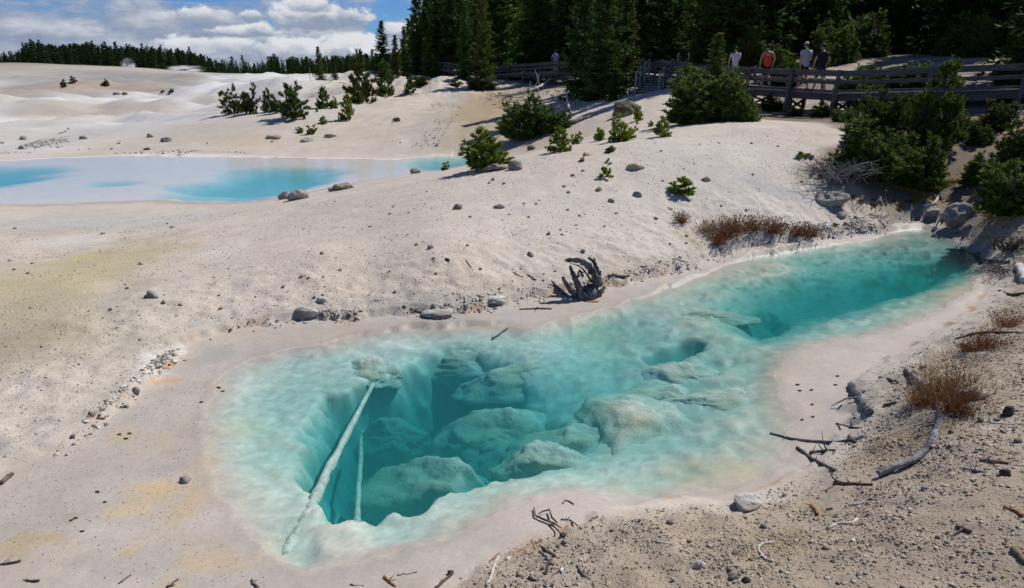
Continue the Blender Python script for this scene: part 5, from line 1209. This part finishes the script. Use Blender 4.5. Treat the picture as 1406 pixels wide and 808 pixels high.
# boardwalk line (front edge): x, y, deck height
BW = [np.array(at_y(px, py, Y)) for px, py, Y in [(1560,118,20.),(1406,122,22.5),(1275,125,24.2),(1150,128,26.),(1030,121,29.5),(945,114,34.),(903,107,38.5),(868,101,44.),(795,97,54.),(722,101,60.),(660,104,66.),(612,96,78.),(560,88,92.)]]
BWp = np.array(BW)
def bw_y(x):
    o = np.argsort(BWp[:, 0]); return np.interp(x, BWp[o, 0], BWp[o, 1])
NAMED = [  # px, base py, Y, top py, width factor, mesh, material, label
 (440,116,85,62,1.15,CF[2],M_NEEDLE_OL,'light olive conifer standing in front of the far wood behind the slope'),
 (461,118,80,84,1.5,CF[0],M_NEEDLE_OL,'short brownish conifer right of the light olive conifer'),
 (484,112,95,78,1.3,CF[2],None,'rounded dark conifer between the olive conifers and the forest corner'),
 (527,106,78,26,1.25,CF[0],None,'ragged dark conifer standing out left of the forest corner against the sky'),
 (513,108,90,66,1.2,CF[1],None,'shorter conifer at the left foot of the ragged dark conifer'),
 (545,110,74,46,1.2,CF[3],M_NEEDLE_OL,'olive-tinted conifer just right of the ragged dark conifer'),
 (557,106,76,34,1.1,CF[1],None,'slender conifer at the forest corner left of the tall group'),
 (574,104,84,-6,1.05,CF[0],None,'tall conifer leading the forest edge against the blue sky'),
 (590,106,78,40,1.2,CF[2],M_NEEDLE_OL,'mid-height olive conifer in front of the tall forest edge'),
 (604,104,84,-30,1.,CF[1],None,'tall conifer second from the forest corner'),
 (600,108,72,72,1.5,CF[0],None,'small dark conifer left of the distant boardwalk rail'),
 (618,104,82,-40,.95,CF[3],None,'tall narrow conifer left of the distant boardwalk'),
 (640,116,62,0,1.0,CF[1],None,'tall conifer crossing the distant boardwalk rail, with branches to the ground'),
 (664,120,58,-20,.95,CF[0],M_NEEDLE_OL,'olive conifer in front of the distant boardwalk with a bushy foot'),
 (654,114,64,20,1.0,CF[3],None,'narrow conifer between two in front of the distant boardwalk'),
 (636,112,66,74,1.8,CF[2],None,'small conifer in front of the left part of the distant boardwalk'),
 (825,152,39,-120,1.0,CF[2],None,'huge dark conifer with skirts to the ground left of the boardwalk ramp'),
 (800,146,42,-100,.95,CF[0],None,'huge dark conifer left behind the biggest one'),
 (855,140,42,-60,1.0,CF[1],M_NEEDLE_OL,'tall conifer between the biggest one and the boardwalk ramp'),
 (842,160,36.5,92,1.7,CF[2],None,'short broad conifer at the foot of the huge dark ones'),
 (977,166,29.5,40,1.7,CF[0],M_BUSH,'narrow bright conifer rising out of the dense bush at the boardwalk bend'),
 (958,140,39,84,1.3,CF[0],None,'small conifer left of the broad bright one'),
 (1030,146,37,90,1.4,CF[1],None,'small dark conifer left of the man in the orange top'),
]
for (px, py, Y, ty, wf, ms, mt, lab) in NAMED:
    q = at_y(px, py, Y); z = H1(q[0], q[1]); zt = at_y(px, ty, Y)[2]
    tree('conifer', ms, (q[0], q[1], z - .1), zt - z, lab, None, mt, wf)
# the forest wall
rg = np.random.default_rng(42); n_f = 0; placed = [(q[0], q[1]) for q in [at_y(a[0], a[1], a[2]) for a in NAMED]]
sh2 = np.array([sdir[0], sdir[1]]) / math.hypot(sdir[0], sdir[1])
def clear_of_sun(x, y):
    """the glade behind the straight boardwalk lets the sun in"""
    for a in (0., .5, 1.):
        b = BWp[2] * (1 - a) + BWp[4] * a; d = np.array([x, y]) - b[:2]; t = d @ sh2
        if -1 < t < 17 and abs(d[0] * sh2[1] - d[1] * sh2[0]) < 6.: return False
    return True
rows = []
tries = 0
while n_f < 150 and tries < 30000:
    tries += 1
    Y = 34 + 90 * rg.random() ** 1.3; px = rg.uniform(596, 1450)
    q = at_y(px, 100, Y); x, y = q[0], q[1]
    if y < bw_y(x) + 3.5 or (px < 640 and Y < 80): continue
    if px > 1020 and y < bw_y(x) + 8: continue
    if not clear_of_sun(x, y): continue
    md = 1.25 + (Y - 34) * .012
    if any((x - a) ** 2 + (y - b) ** 2 < md * md for a, b in placed): continue
    placed.append((x, y)); h = rg.uniform(9, 15) * (1.1 if Y > 60 else 1)
    r = rg.random(); mt = M_NEEDLE_OL if r < .12 else None
    tree('conifer', CF[rg.integers(5)], (x, y, H1(x, y) - .1), h, 'one of the tall dark conifers massed in the forest behind the boardwalk', 'dark conifers of the forest behind the boardwalk', mt, rg.uniform(.95, 1.3)); n_f += 1
k = 0; tries = 0
while k < 30 and tries < 4000:      # the forest corner closes up behind the distant boardwalk
    tries += 1; px = rg.uniform(566, 720); Y = rg.uniform(92, 128); q = at_y(px, 100, Y); x, y = q[0], q[1]
    if any((x - a) ** 2 + (y - b) ** 2 < 2.2 for a, b in placed): continue
    placed.append((x, y)); zt = at_y(px, np.interp(px, [560, 580, 600, 720], [40, 8, -30, -60]) + rg.uniform(-15, 25), Y)[2]; z = H1(x, y)
    tree('conifer', CF[rg.integers(5)], (x, y, z - .1), zt - z, 'one of the tall dark conifers massed in the forest behind the boardwalk', 'dark conifers of the forest behind the boardwalk', M_NEEDLE_OL if rg.random() < .15 else None, rg.uniform(1., 1.25)); k += 1
# understorey saplings along the boardwalk's far side
k = 0; tries = 0
while k < 26 and tries < 4000:
    tries += 1
    px = rg.uniform(1000, 1420); q = at_y(px, 100, rg.uniform(33, 46)); x, y = q[0], q[1]
    if y < bw_y(x) + 4.5 or (px < 1180 and y < bw_y(x) + 9): continue
    ms = BB[rg.integers(3)] if rg.random() < .6 else BT[rg.integers(2)]
    sz = rg.uniform(1.2, 2.6)
    plant('pine_bush', ms, (x, y, H1(x, y) - .1), sz * 1.1, sz, 'shaded sapling growing in the understorey beyond the boardwalk', 'bush', 'saplings beyond the boardwalk', mat=None if rg.random() < .7 else M_NEEDLE_OL); k += 1
k = 0; tries = 0
while k < 24 and tries < 4000:
    tries += 1
    px = rg.uniform(1150, 1440); q = at_y(px, 100, rg.uniform(26, 37)); x, y = q[0], q[1]
    if not (bw_y(x) + 2.6 < y < bw_y(x) + 7) or (px < 1200 and y < bw_y(x) + 4.5): continue
    sz = rg.uniform(.7, 1.5)
    plant('pine_bush', BB[rg.integers(3)], (x, y, H1(x, y) - .1), sz * rg.uniform(1.1, 1.6), sz, 'low green shrub growing close behind the straight boardwalk', 'bush', 'low shrubs behind the straight boardwalk', mat=None if rg.random() < .6 else M_NEEDLE_OL); k += 1
# deeper forest: one mass that nobody could count
def forest_mass(name, spots, mat, protos_=CS):
    VV = []
    for (x, y, z, h, wf, i) in spots:
        me = protos_[i][0]; v = np.empty(len(me.vertices) * 3, np.float32); me.vertices.foreach_get('co', v); v = v.reshape(-1, 3)
        a = rg.uniform(0, 6.28); c, s = math.cos(a), math.sin(a)
        VV.append(np.stack([(v[:, 0] * c - v[:, 1] * s) * h * wf + x, (v[:, 0] * s + v[:, 1] * c) * h * wf + y, v[:, 2] * h + z], 1))
    o = link(name, tri_mesh(name, np.concatenate(VV)), mat); return tag(o, kind='stuff')
sp_ = []
for k in range(420):
    Y = rg.uniform(80, 190); px = rg.uniform(560, 1800); q = at_y(px, 100, Y)
    if px < 620 and Y < 110: continue
    sp_.append((q[0], q[1], H1(q[0], q[1]) - .3, rg.uniform(11, 17), rg.uniform(1., 1.5), rg.integers(3)))
forest_mass('forest', sp_, M_FAR)
# right bank beyond the frame: a few more trees that shade the bushes
for (x, y, h) in [(19.5, 19, 9), (22, 23, 12), (24, 18, 12), (26, 26, 13), (21, 28, 11), (29, 21, 13)]:
    tree('conifer', CF[rg.integers(5)], (x, y, H1(x, y) - .1), h, 'one of the tall dark conifers massed in the forest behind the boardwalk', 'dark conifers of the forest behind the boardwalk', None, 1.2)
# far wood beyond the terraces: the nearest ranks stand singly
def skyline(px):   # tree-top height in the photo along the far wood
    return np.interp(px, [0, 30, 45, 60, 95, 125, 160, 190, 225, 250, 272, 290, 320, 360, 372, 420, 450, 500, 560], [74, 70, 54, 58, 60, 56, 62, 62, 64, 66, 72, 80, 84, 86, 78, 78, 76, 72, 70])
k = 0
for i in range(112):
    px = -2 + i * 2.62 + rg.uniform(-1.2, 1.2); Y = rg.uniform(212, 250); q = at_y(px, 97, Y); z = H1(q[0], q[1])
    zt = at_y(px, skyline(px) + rg.normal() * 3.2 + (rg.random() < .4) * rg.uniform(0, 8), Y)[2]
    tree('conifer', CS[rg.integers(3)], (q[0], q[1], z - .3), max(zt - z, 4), 'one of the far dark conifers lining the ridge beyond the white terraces', 'far conifers along the ridge', None, rg.uniform(.9, 1.35))
sp_ = []
for k in range(330):
    px = rg.uniform(-60, 300); Y = rg.uniform(250, 330); q = at_y(px, 97, Y); z = H1(q[0], q[1]); zt = at_y(px, skyline(px) + rg.uniform(-1, 12), Y)[2]
    sp_.append((q[0], q[1], z - .3, max(zt - z, 4), rg.uniform(1., 1.6), rg.integers(3)))
for k in range(420):
    px = rg.uniform(270, 600); Y = rg.uniform(230, 380); q = at_y(px, 97, Y); z = H1(q[0], q[1]); zt = at_y(px, skyline(px) + rg.normal() * 2.5 + rg.uniform(0, 6), Y)[2]
    sp_.append((q[0], q[1], z - .3, max(zt - z, 2), rg.uniform(1., 1.6), rg.integers(3)))
for k in range(500):
    px = rg.uniform(-1500, 3000); Y = rg.uniform(380, 800); q = at_y(px, 97, Y)
    sp_.append((q[0], q[1], H1(q[0], q[1]) - .3, rg.uniform(8, 13), rg.uniform(1.2, 2.2), rg.integers(3)))
forest_mass('far_forest', sp_, M_FAR)
# grey snags near the far wood
for i, (px, by, ty, Y, lab) in enumerate([(426,112,91,90,'bare grey snag left of the light olive conifer'), (449,100,66,210,'thin dead spike of a tree above the far wood'), (215,97,80,205,'pale dead trunk standing in the ridge wood'), (140,96,80,205,'leftmost pale dead trunk in the ridge wood'), (650,88,28,75,'bare pale trunk in the forest above the distant boardwalk'), (790,100,20,60,'grey dead trunk in the dark forest')]):
    q = at_y(px, by, Y); z = H1(q[0], q[1]); h = at_y(px, ty, Y)[2] - z
    V, Fq = merge([tube([[0, 0, -.1], [.02 * h, 0, h * .5], [0, 0, h]], [.03 * h ** .6, .02 * h ** .6, .004], 6, .1, i)] + [tube([[0, 0, h * t], [math.cos(t * 40) * h * .05, math.sin(t * 40) * h * .05, h * t + .02 * h]], [.008 * h ** .6, .002], 3, 0, 0) for t in np.linspace(.4, .95, 12)])
    o = link('dead_tree', mesh_mixed('dead_tree', V, Fq), M_GREYWOOD, None, (q[0], q[1], z)); tag(o, lab, 'dead tree')
def fallen(pts, r0, r1, label, nb, sd, mat):
    P = np.array([np.array(hit(a, b)) + np.array([0, 0, u]) for a, b, u in pts]); rg2 = np.random.default_rng(sd)
    parts = [tube(P, np.linspace(r0, r1, len(P)), 7, .1, sd)]
    for k in range(nb):
        t = rg2.uniform(.1, .95) * (len(P) - 1); i = int(t); q = P[i] + (P[min(i + 1, len(P) - 1)] - P[i]) * (t - i); d = nrm(rg2.normal(size=3) + np.array([0, 0, .6])) * rg2.uniform(.4, 1.3)
        parts.append(tube([q, q + d * .5, q + d + rg2.normal(size=3) * .1], [r0 * .35, r0 * .22, r0 * .1], 4, 0, 0))
    V, Fq = merge(parts); c0 = P[0].copy(); o = link('fallen_tree', mesh_mixed('ft', V - c0, Fq), mat, None, c0); tag(o, label, 'fallen tree')
fallen([(765,112,.5),(742,126,.4),(718,133,.2),(680,134,.1)], .09, .05, 'bare bleached fallen tree slanting down from the distant boardwalk', 16, 1, M_PALEWOOD)
fallen([(776,144,.9),(780,154,.4),(783,164,.05)], .05, .07, 'forked bleached branch standing in the gully shade', 5, 2, M_PALEWOOD)
fallen([(766,178,.1),(790,170,.1),(812,160,.1)], .12, .10, 'long grey log lying along the gully bank', 2, 3, M_GREYWOOD)
fallen([(1150,88,.3),(1185,74,.8),(1235,45,2.4)], .10, .05, 'dead leaning trunk in the shade behind the boardwalk', 8, 4, M_GREYWOOD)
fallen([(1272,190,.05),(1305,189,.05),(1340,187,.05)], .05, .05, 'grey pole lying on the slope under the boardwalk', 0, 5, M_GREYWOOD)
# ------------------------------------------------------------------ boardwalk
bwroot = empty('boardwalk', BWp[3], 'long weathered wooden boardwalk with two-rail fence winding along the forest edge', 'boardwalk')
def bpart(name, parts, mat):
    V, Fq = merge(parts); o = link(name, mesh_mixed(name, V - BWp[3], Fq, False), mat, bwroot)
    bv = o.modifiers.new('edge', 'BEVEL'); bv.width = .008; bv.segments = 1; return o
DIR = np.gradient(BWp, axis=0); DIR[:, 2] = 0; DIR = nrm(DIR)
PER = np.stack([-DIR[:, 1], DIR[:, 0], DIR[:, 2]], 1); PER *= np.where((PER[:, 1] < 0), -1, 1)[:, None]     # away from the viewer
WID = 1.75
BK = BWp + PER * WID
deck = []; beams = []
for i in range(len(BWp) - 1):
    a, b, c, d = BWp[i], BWp[i + 1], BK[i], BK[i + 1]; L = np.linalg.norm(b - a)
    if i < 7:
        n = max(4, int(L / .15)); g = .012
        for k in range(n):
            t0, t1 = k / n, (k + 1) / n - g / L
            P0, P1, Q0, Q1 = a + (b - a) * t0, a + (b - a) * t1, c + (d - c) * t0, c + (d - c) * t1
            h = np.array([0, 0, .045]); o_ = (P0 - Q0) * .04 * (1 + .3 * math.sin(k * 7.3))
            V = np.array([P0 + o_, P1 + o_, Q1, Q0, P0 + o_ - h, P1 + o_ - h, Q1 - h, Q0 - h])
            deck.append((V, [(0, 3, 2, 1), (4, 5, 6, 7), (0, 1, 5, 4), (1, 2, 6, 5), (2, 3, 7, 6), (3, 0, 4, 7)]))
    else:
        V = np.array([a, b, d, c]); V = np.concatenate([V, V - np.array([0, 0, .05])])
        deck.append((V, [(0, 3, 2, 1), (4, 5, 6, 7), (0, 1, 5, 4), (1, 2, 6, 5), (2, 3, 7, 6), (3, 0, 4, 7)]))
bpart('deck', deck, M_DECK)
for f in (.05, .5, .95):
    bm_ = []
    for i in range(len(BWp) - 1):
        a = BWp[i] + (BK[i] - BWp[i]) * f - np.array([0, 0, .17]); b = BWp[i + 1] + (BK[i + 1] - BWp[i + 1]) * f - np.array([0, 0, .17])
        bm_.append(beam(a, b, .07, .24))
    bpart('stringer', bm_, M_TIMBER)
kerb = [beam(BWp[i] + PER[i] * .04 + np.array([0, 0, .05]), BWp[i + 1] + PER[i + 1] * .04 + np.array([0, 0, .05]), .09, .09) for i in range(len(BWp) - 1)]
bpart('kerb_board', kerb, M_TIMBER)
RH = .67
for side, E in ((-1, BWp), (1, BK)):
    for hh, bh, nm in ((RH, .19, 'top_rail'), (RH - .31, .13, 'lower_rail')):
        for i in range(len(BWp) - 1):
            o_ = PER * side * .02
            a, b = E[i] + o_[i] + np.array([0, 0, hh]), E[i + 1] + o_[i + 1] + np.array([0, 0, hh])
            bpart(nm, [beam(a, b, .05, bh)], M_TIMBER)
    for i in range(len(BWp) - 1):
        a, b = E[i], E[i + 1]; L = np.linalg.norm(b - a); n = max(1, round(L / (2.25 if i < 6 else 2.6)))
        for k in range(n):
            t = (k + (.5 if i in (0,) else .0)) / n; p = a + (b - a) * t; pr = PER[i] * side
            g = H1(p[0] + pr[0] * .3, p[1] + pr[1] * .3); zb = min(g - .1, p[2] - .3)
            top = p + pr * (-.01 if side < 0 else .07) + pr * .075 + np.array([0, 0, RH + .13]); dz = top[2] - zb
            bot = top + pr * .17 * dz; bot[2] = zb
            bpart('post', [beam(top, bot, .10, .12, DIR[i])], M_TIMBER)
# legs and cross braces below the straight stretch
for i in range(1, 6):
    a, b = BWp[i], BWp[i + 1]; L = np.linalg.norm(b - a); n = max(1, round(L / 2.3))
    for k in range(n):
        t = (k + .1) / n; p = a + (b - a) * t; q = p + PER[i] * WID
        gz = min(H1(p[0], p[1]), H1(q[0], q[1])) - .1
        if p[2] - gz < .5: continue
        for w_ in (p + PER[i] * .35, q - PER[i] * .35):
            bpart('leg', [beam(w_ - np.array([0, 0, .2]), np.array([w_[0], w_[1], gz]), .13, .13, DIR[i])], M_TIMBER)
        lo = gz + .25
        bpart('brace', [beam(np.array([*(p + PER[i] * .1 + DIR[i] * .09)[:2], p[2] - .25]), np.array([*(q - PER[i] * .2 + DIR[i] * .09)[:2], lo]), .05, .13, DIR[i])], M_TIMBER)
        bpart('brace', [beam(np.array([*(q - PER[i] * .1 - DIR[i] * .09)[:2], p[2] - .25]), np.array([*(p + PER[i] * .2 - DIR[i] * .09)[:2], lo]), .05, .13, DIR[i])], M_TIMBER)
a, b = BWp[2] - PER[2] * .25, BWp[0] - PER[0] * .25
bpart('low_girt', [beam(a + (b - a) * .1 - np.array([0, 0, .75]), b - np.array([0, 0, .75]), .05, .16)], M_TIMBER)

# short side stair that drops from the bend to the sandy path
top = BWp[6] + (BWp[5] - BWp[6]) * .08; g = hit(884, 127); bot = np.array([top[0] - 1.0, top[1] - 1.9, 0]); bot[2] = H1(bot[0], bot[1]) + .05
run = bot - top; sd_ = nrm(np.array([run[1], -run[0], 0])); 
steps = [beam(top + run * t - sd_ * .6 - np.array([0, 0, .02]), top + run * t + sd_ * .6 - np.array([0, 0, .02]), .26, .05) for t in np.linspace(.08, .96, 6)]
bpart('stair_tread', steps, M_DECK)
for sg in (-1, 1):
    o_ = sd_ * .62 * sg
    bpart('stair_stringer', [beam(top + o_ - np.array([0, 0, .1]), bot + o_ - np.array([0, 0, .1]), .06, .24)], M_TIMBER)
    for hh in (.88, .5): bpart('stair_rail', [beam(top + o_ + np.array([0, 0, hh]), bot + o_ + np.array([0, 0, hh]), .05, .12)], M_DECK)
    for t in np.linspace(0, 1, 4):
        p = top + run * t + o_; bpart('stair_post', [beam(p + np.array([0, 0, .98]), np.array([p[0], p[1], H1(p[0], p[1]) - .1]), .09, .09, nrm(run * np.array([1, 1, 0])))], M_DECK)

# ------------------------------------------------------------------ people
M_SKIN = simple('skin', (.40, .22, .15), (.50, .29, .20), 8, .55)
def cloth(name, c): return simple(name, tuple(v * .85 for v in c), c, 10, .85, .4)
def skin_mesh(name, verts, edges, root=0, sub=2):
    me = bpy.data.meshes.new(name); me.from_pydata([v[:3] for v in verts], edges, [])
    o = bpy.data.objects.new(name, me); COL.objects.link(o)
    m = o.modifiers.new('s', 'SKIN'); m.use_smooth_shade = True; m.branch_smoothing = .3
    for i, v in enumerate(verts):
        r = v[3]; o.data.skin_vertices[0].data[i].radius = (r, v[4] if len(v) > 4 else r)
        o.data.skin_vertices[0].data[i].use_root = (i == root)
    s = o.modifiers.new('d', 'SUBSURF'); s.levels = sub; s.render_levels = sub
    dg = bpy.context.evaluated_depsgraph_get(); dg.update()
    ev = o.evaluated_get(dg); out = bpy.data.meshes.new_from_object(ev)
    bpy.data.objects.remove(o); out.name = name
    out.polygons.foreach_set('use_smooth', [True] * len(out.polygons)); return out
def join_np(me_list):
    V = []; Fq = []; o = 0
    for me in me_list:
        v = np.empty(len(me.vertices) * 3); me.vertices.foreach_get('co', v); V.append(v.reshape(-1, 3))
        Fq += [tuple(i + o for i in p.vertices) for p in me.polygons]; o += len(me.vertices)
    return np.concatenate(V), Fq
def person(px, label, shirt, shorts, hair, cap=None, H=1.76, stride=.22, arm=(.25, -.25), bend=(.15, .5), tank=False, back=.85, heading=None, shoe=(.06, .06, .07), phone=False, side=0):
    """walking figure; local +Y is forward, feet at z = 0"""
    H -= .07; k = H / 1.76
    # station on the deck at this line of sight
    d = ray(px, 100); tt = d[0] / d[1]
    mid = BWp + PER * back
    g = mid[:, 0] - mid[:, 1] * tt
    i = [j for j in range(len(mid) - 1) if g[j] * g[j + 1] <= 0][0]
    f = g[i] / (g[i] - g[i + 1]); loc = mid[i] + (mid[i + 1] - mid[i]) * f
    hd = DIR[i] if DIR[i][0] < 0 else -DIR[i]; hd = nrm(hd + np.array([.35, .55, 0]))
    rz = math.atan2(-hd[0], hd[1]) if heading is None else heading
    e = empty('person', loc, label, 'person', None, rz); e.scale = (k, k, k)
    s = stride; hipz = .93 - .03
    # joints
    LH, RHp = (-.09, 0, hipz - .03), (.09, 0, hipz - .03)
    LK, RK = (-.095, s * .55 + .04, .49), (.095, -s * .25 + .03, .49)
    LA, RA = (-.10, s, .085), (.10, -s * 1.15, .12)
    LT, RT = (-.105, s + .15, .04), (.105, -s * 1.15 + .13, .035)
    sh = 1.44
    V = [(0, 0, hipz, .13, .10), (0, 0, 1.08, .125, .09), (0, .0, 1.25, .145, .10), (0, 0, 1.40, .13, .09), (0, .01, 1.50, .055, .055), (0, .03, 1.57, .052, .052)]
    Ed = [(0, 1), (1, 2), (2, 3), (3, 4), (4, 5)]
    def add(p, r, par, r2=None):
        V.append((*p, r, r if r2 is None else r2)); Ed.append((par, len(V) - 1)); return len(V) - 1
    for (h, kn, an, to) in ((LH, LK, LA, LT), (RHp, RK, RA, RT)):
        a = add(h, .095, 0); b = add(kn, .062, a); m_ = add(tuple(np.array(kn) * .6 + np.array(an) * .4 + np.array([0, -.03, 0])), .06, b); c = add(an, .04, m_); add(to, .038, c)
    hands = []
    for sg, sw, bd in ((-1, arm[0], bend[0]), (1, arm[1], bend[1])):
        a = add((sg * .19, 0, sh), .062, 3); el = np.array([sg * .285, math.sin(sw) * .29, sh - math.cos(sw) * .29]); b = add(tuple(el), .043, a)
        w_ = el + np.array([sg * -.03, math.sin(sw + bd) * .25, -math.cos(sw + bd) * .25]); c = add(tuple(w_), .029, b)
        dr = nrm(w_ - el); add(tuple(w_ + dr * .07), .036, c, .02); hands.append((w_ + dr * .05, dr, sg))
    body = skin_mesh('body', V, Ed, 0, 2)
    parts = [body]
    # five fingers per hand
    FV = []
    for w_, dr, sg in hands:
        sd = np.array([0, 1., 0]); sd = nrm(sd - dr * (sd @ dr)); inn = nrm(np.cross(dr, sd)) * sg
        for j, (o_, ln) in enumerate([(-.026, .062), (-.009, .075), (.009, .080), (.026, .072)]):
            b0 = w_ + dr * .045 + sd * o_
            FV.append(tube([b0, b0 + dr * ln * .55 - inn * .006, b0 + dr * ln * .95 - inn * .022], [.009, .0085, .006], 6))
        b0 = w_ + sd * .03; FV.append(tube([b0, b0 + sd * .025 + dr * .03, b0 + sd * .028 + dr * .06 - inn * .01], [.011, .010, .007], 6))
    Vf, Ff = merge(FV)
    # head: egg with jaw, nose, brow and ears
    Vh, Fh = ico(4); hc = np.array([0, .045, 1.665]); P = Vh * np.array([.077, .098, .118])
    low = np.clip(-Vh[:, 2], 0, 1); P[:, 0] *= 1 - .25 * low; P[:, 1] += .018 * low * (Vh[:, 1] > -.2)
    fr = np.clip(Vh[:, 1], 0, 1) ** 2
    P[:, 1] += .026 * np.exp(-((Vh[:, 0] / .16) ** 2 + ((Vh[:, 2] + .12) / .2) ** 2)) * fr          # nose
    P[:, 1] -= .012 * (np.exp(-(((np.abs(Vh[:, 0]) - .38) / .16) ** 2 + ((Vh[:, 2] - .08) / .1) ** 2))) * fr   # eye sockets
    P[:, 1] += .006 * np.exp(-((Vh[:, 0] / .3) ** 2 + ((Vh[:, 2] + .47) / .07) ** 2)) * fr
    P[:, 0] += np.sign(Vh[:, 0]) * .018 * np.exp(-(((Vh[:, 1] + .1) / .16) ** 2 + ((Vh[:, 2] + .05) / .22) ** 2)) * (np.abs(Vh[:, 0]) > .8)   # ears
    P = P + hc
    Vb, Fb = join_np([body])
    VV, FF = merge([(Vb, Fb), (P, [tuple(f) for f in Fh]), (Vf, Ff)])
    bo = link('body', mesh_mixed('body', VV, FF), M_SKIN, e)
    # hair or cap follow the skull
    hm = (Vh[:, 2] > .25) | ((Vh[:, 1] < -.15) & (Vh[:, 2] > -.35))
    keep = [f for f in Fh if hm[list(f)].all()]
    def shell(name, sc, mt, fs):
        ids = sorted({i for f in fs for i in f}); mp = {a: b_ for b_, a in enumerate(ids)}
        Q = (P[ids] - hc) * sc + hc; me = mesh_mixed(name, Q, [tuple(mp[i] for i in f) for f in fs]); o = link(name, me, mt, e)
        so = o.modifiers.new('t', 'SOLIDIFY'); so.thickness = .008; return o
    shell('hair', 1.05, cloth('hair_tone', hair), keep)
    if cap:
        cm = Vh[:, 2] > .28; cmat = cloth('cap_cloth', cap)
        co = shell('cap', 1.12, cmat, [f for f in Fh if cm[list(f)].all()])
        t = np.linspace(-1.1, 1.1, 9); br = np.array([[math.sin(a) * .085, .045 + math.cos(a) * .10, 1.705] for a in t] + [[math.sin(a) * .075, .05 + math.cos(a) * .175, 1.695] for a in t])
        bo2 = link('brim', mesh_mixed('brim', br, [(i, i + 1, i + 10, i + 9) for i in range(8)]), cmat, co); so = bo2.modifiers.new('t', 'SOLIDIFY'); so.thickness = .008
    # shirt
    sv = [(0, 0, .80, .158, .130), (0, 0, 1.12, .156, .122), (0, 0, 1.405, .170, .128), (0, .0, 1.50, .12, .11)]
    se = [(0, 1), (1, 2), (2, 3)]
    for sg, sw in ((-1, arm[0]), (1, arm[1])):
        sv.append((sg * (.16 if tank else .19), 0, sh + .005, .066 if tank else .080)); se.append((2, len(sv) - 1))
        if not tank:
            sv.append((sg * .225, math.sin(sw) * .17, sh - math.cos(sw) * .17, .074)); se.append((len(sv) - 2, len(sv) - 1))
    link('shirt', skin_mesh('shirt', sv, se, 1, 2), cloth('shirt_cloth', shirt), e)
    pv = [(0, 0, 1.10, .130, .10), (0, 0, .90, .152, .122)]; pe = [(0, 1)]
    for h, kn in ((LH, LK), (RHp, RK)):
        h = np.array(h); kn = np.array(kn); pv.append((*(h + np.array([0, 0, -.04])), .118)); pe.append((1, len(pv) - 1)); pv.append((*(h + (kn - h) * .9), .098)); pe.append((len(pv) - 2, len(pv) - 1))
    link('shorts', skin_mesh('shorts', pv, pe, 0, 2), cloth('shorts_cloth', shorts), e)
    sm_ = cloth('shoe_leather', shoe)
    for an, to in ((LA, LT), (RA, RT)):
        an, to = np.array(an), np.array(to)
        link('shoe', skin_mesh('shoe', [(*(an + np.array([0, -.06, -.03])), .045), (*(an + np.array([0, .03, -.025])), .05), (*(to + np.array([0, .0, .0])), .042, .036), (*(to + np.array([0, .05, -.002])), .032, .026)], [(0, 1), (1, 2), (2, 3)], 1, 1), sm_, e)
    return e
person(1052, 'person in an orange-red tank top and black shorts walking on the boardwalk', (.90, .075, .018), (.02, .02, .025), (.02, .017, .015), (.02, .02, .025), 1.76, .20, (.15, -.3), (.2, .7), True)
person(1104, 'person in a light grey t-shirt and white cap walking on the boardwalk', (.50, .53, .60), (.035, .035, .03), (.05, .03, .02), (.75, .75, .76), 1.84, .16, (-.4, .25), (.5, 1.0), False, .7, shoe=(.45, .45, .46))
person(1127, 'person in a black t-shirt, navy shorts and camouflage cap on the boardwalk', (.022, .02, .026), (.03, .035, .075), (.03, .02, .015), (.06, .06, .045), 1.78, .20, (.15, -.15), (.25, .7), False, .75, shoe=(.3, .28, .27))
person(937, 'person in a black shirt and khaki trousers at the boardwalk bend behind the bush', (.010, .010, .012), (.22, .19, .15), (.02, .017, .015), None, 1.82, .12, (.1, -.1), (.15, .3), False, .8)
person(1008, 'person in a white t-shirt half hidden by the bush, raising a hand to the face', (.72, .72, .76), (.20, .24, .32), (.03, .025, .02), (.03, .07, .05), 1.68, .1, (.2, .5), (.1, 2.0), False, .9)
person(762, 'distant person in a pale blue shirt behind the far boardwalk rail', (.32, .36, .72), (.04, .04, .05), (.03, .025, .02), None, 1.72, .1, (.2, -.2), (.2, .9), False, .8)

# ------------------------------------------------------------------ steam
def steam(px, py, wp, hp, Y, dens, sd, name='steam'):
    m, nt = new_mat('steam_vapour'); N = NT(nt)
    tc = N.n('ShaderNodeTexCoord').outputs['Object']
    L = N.n('ShaderNodeVectorMath', operation='LENGTH', i_0=tc).outputs['Value']
    f = N.math('SUBTRACT', 1., N.sstep(L, .1, .95))
    no = N.sstep(N.noise(N.n('ShaderNodeMapping', i_Vector=tc, i_Location=(sd * 3.1, 0, 0)).outputs[0], 1.5, 6, .65), .44, .80)
    v = N.n('ShaderNodeVolumePrincipled'); v.inputs['Color'].default_value = (.95, .95, .96, 1); v.inputs['Anisotropy'].default_value = 0.
    nt.links.new(N.math('MULTIPLY', N.math('MULTIPLY', f, no), dens), v.inputs['Density'])
    N.out(None, v.outputs[0])
    q = at_y(px, py, Y); s = mpp(q); bm = bmesh.new(); bmesh.ops.create_icosphere(bm, subdivisions=3, radius=1)
    me = bpy.data.meshes.new(name); bm.to_mesh(me); bm.free()
    o = link(name, me, m, None, q); o.scale = (wp * s / 2, wp * s / 2, hp * s / 2); return tag(o, kind='stuff')
steam(176, 89, 24, 22, 186, 3.5, 1); steam(256, 95, 60, 13, 182, 3., 2); steam(292, 113, 70, 16, 105, .5, 3); steam(400, 110, 70, 18, 92, .5, 4)
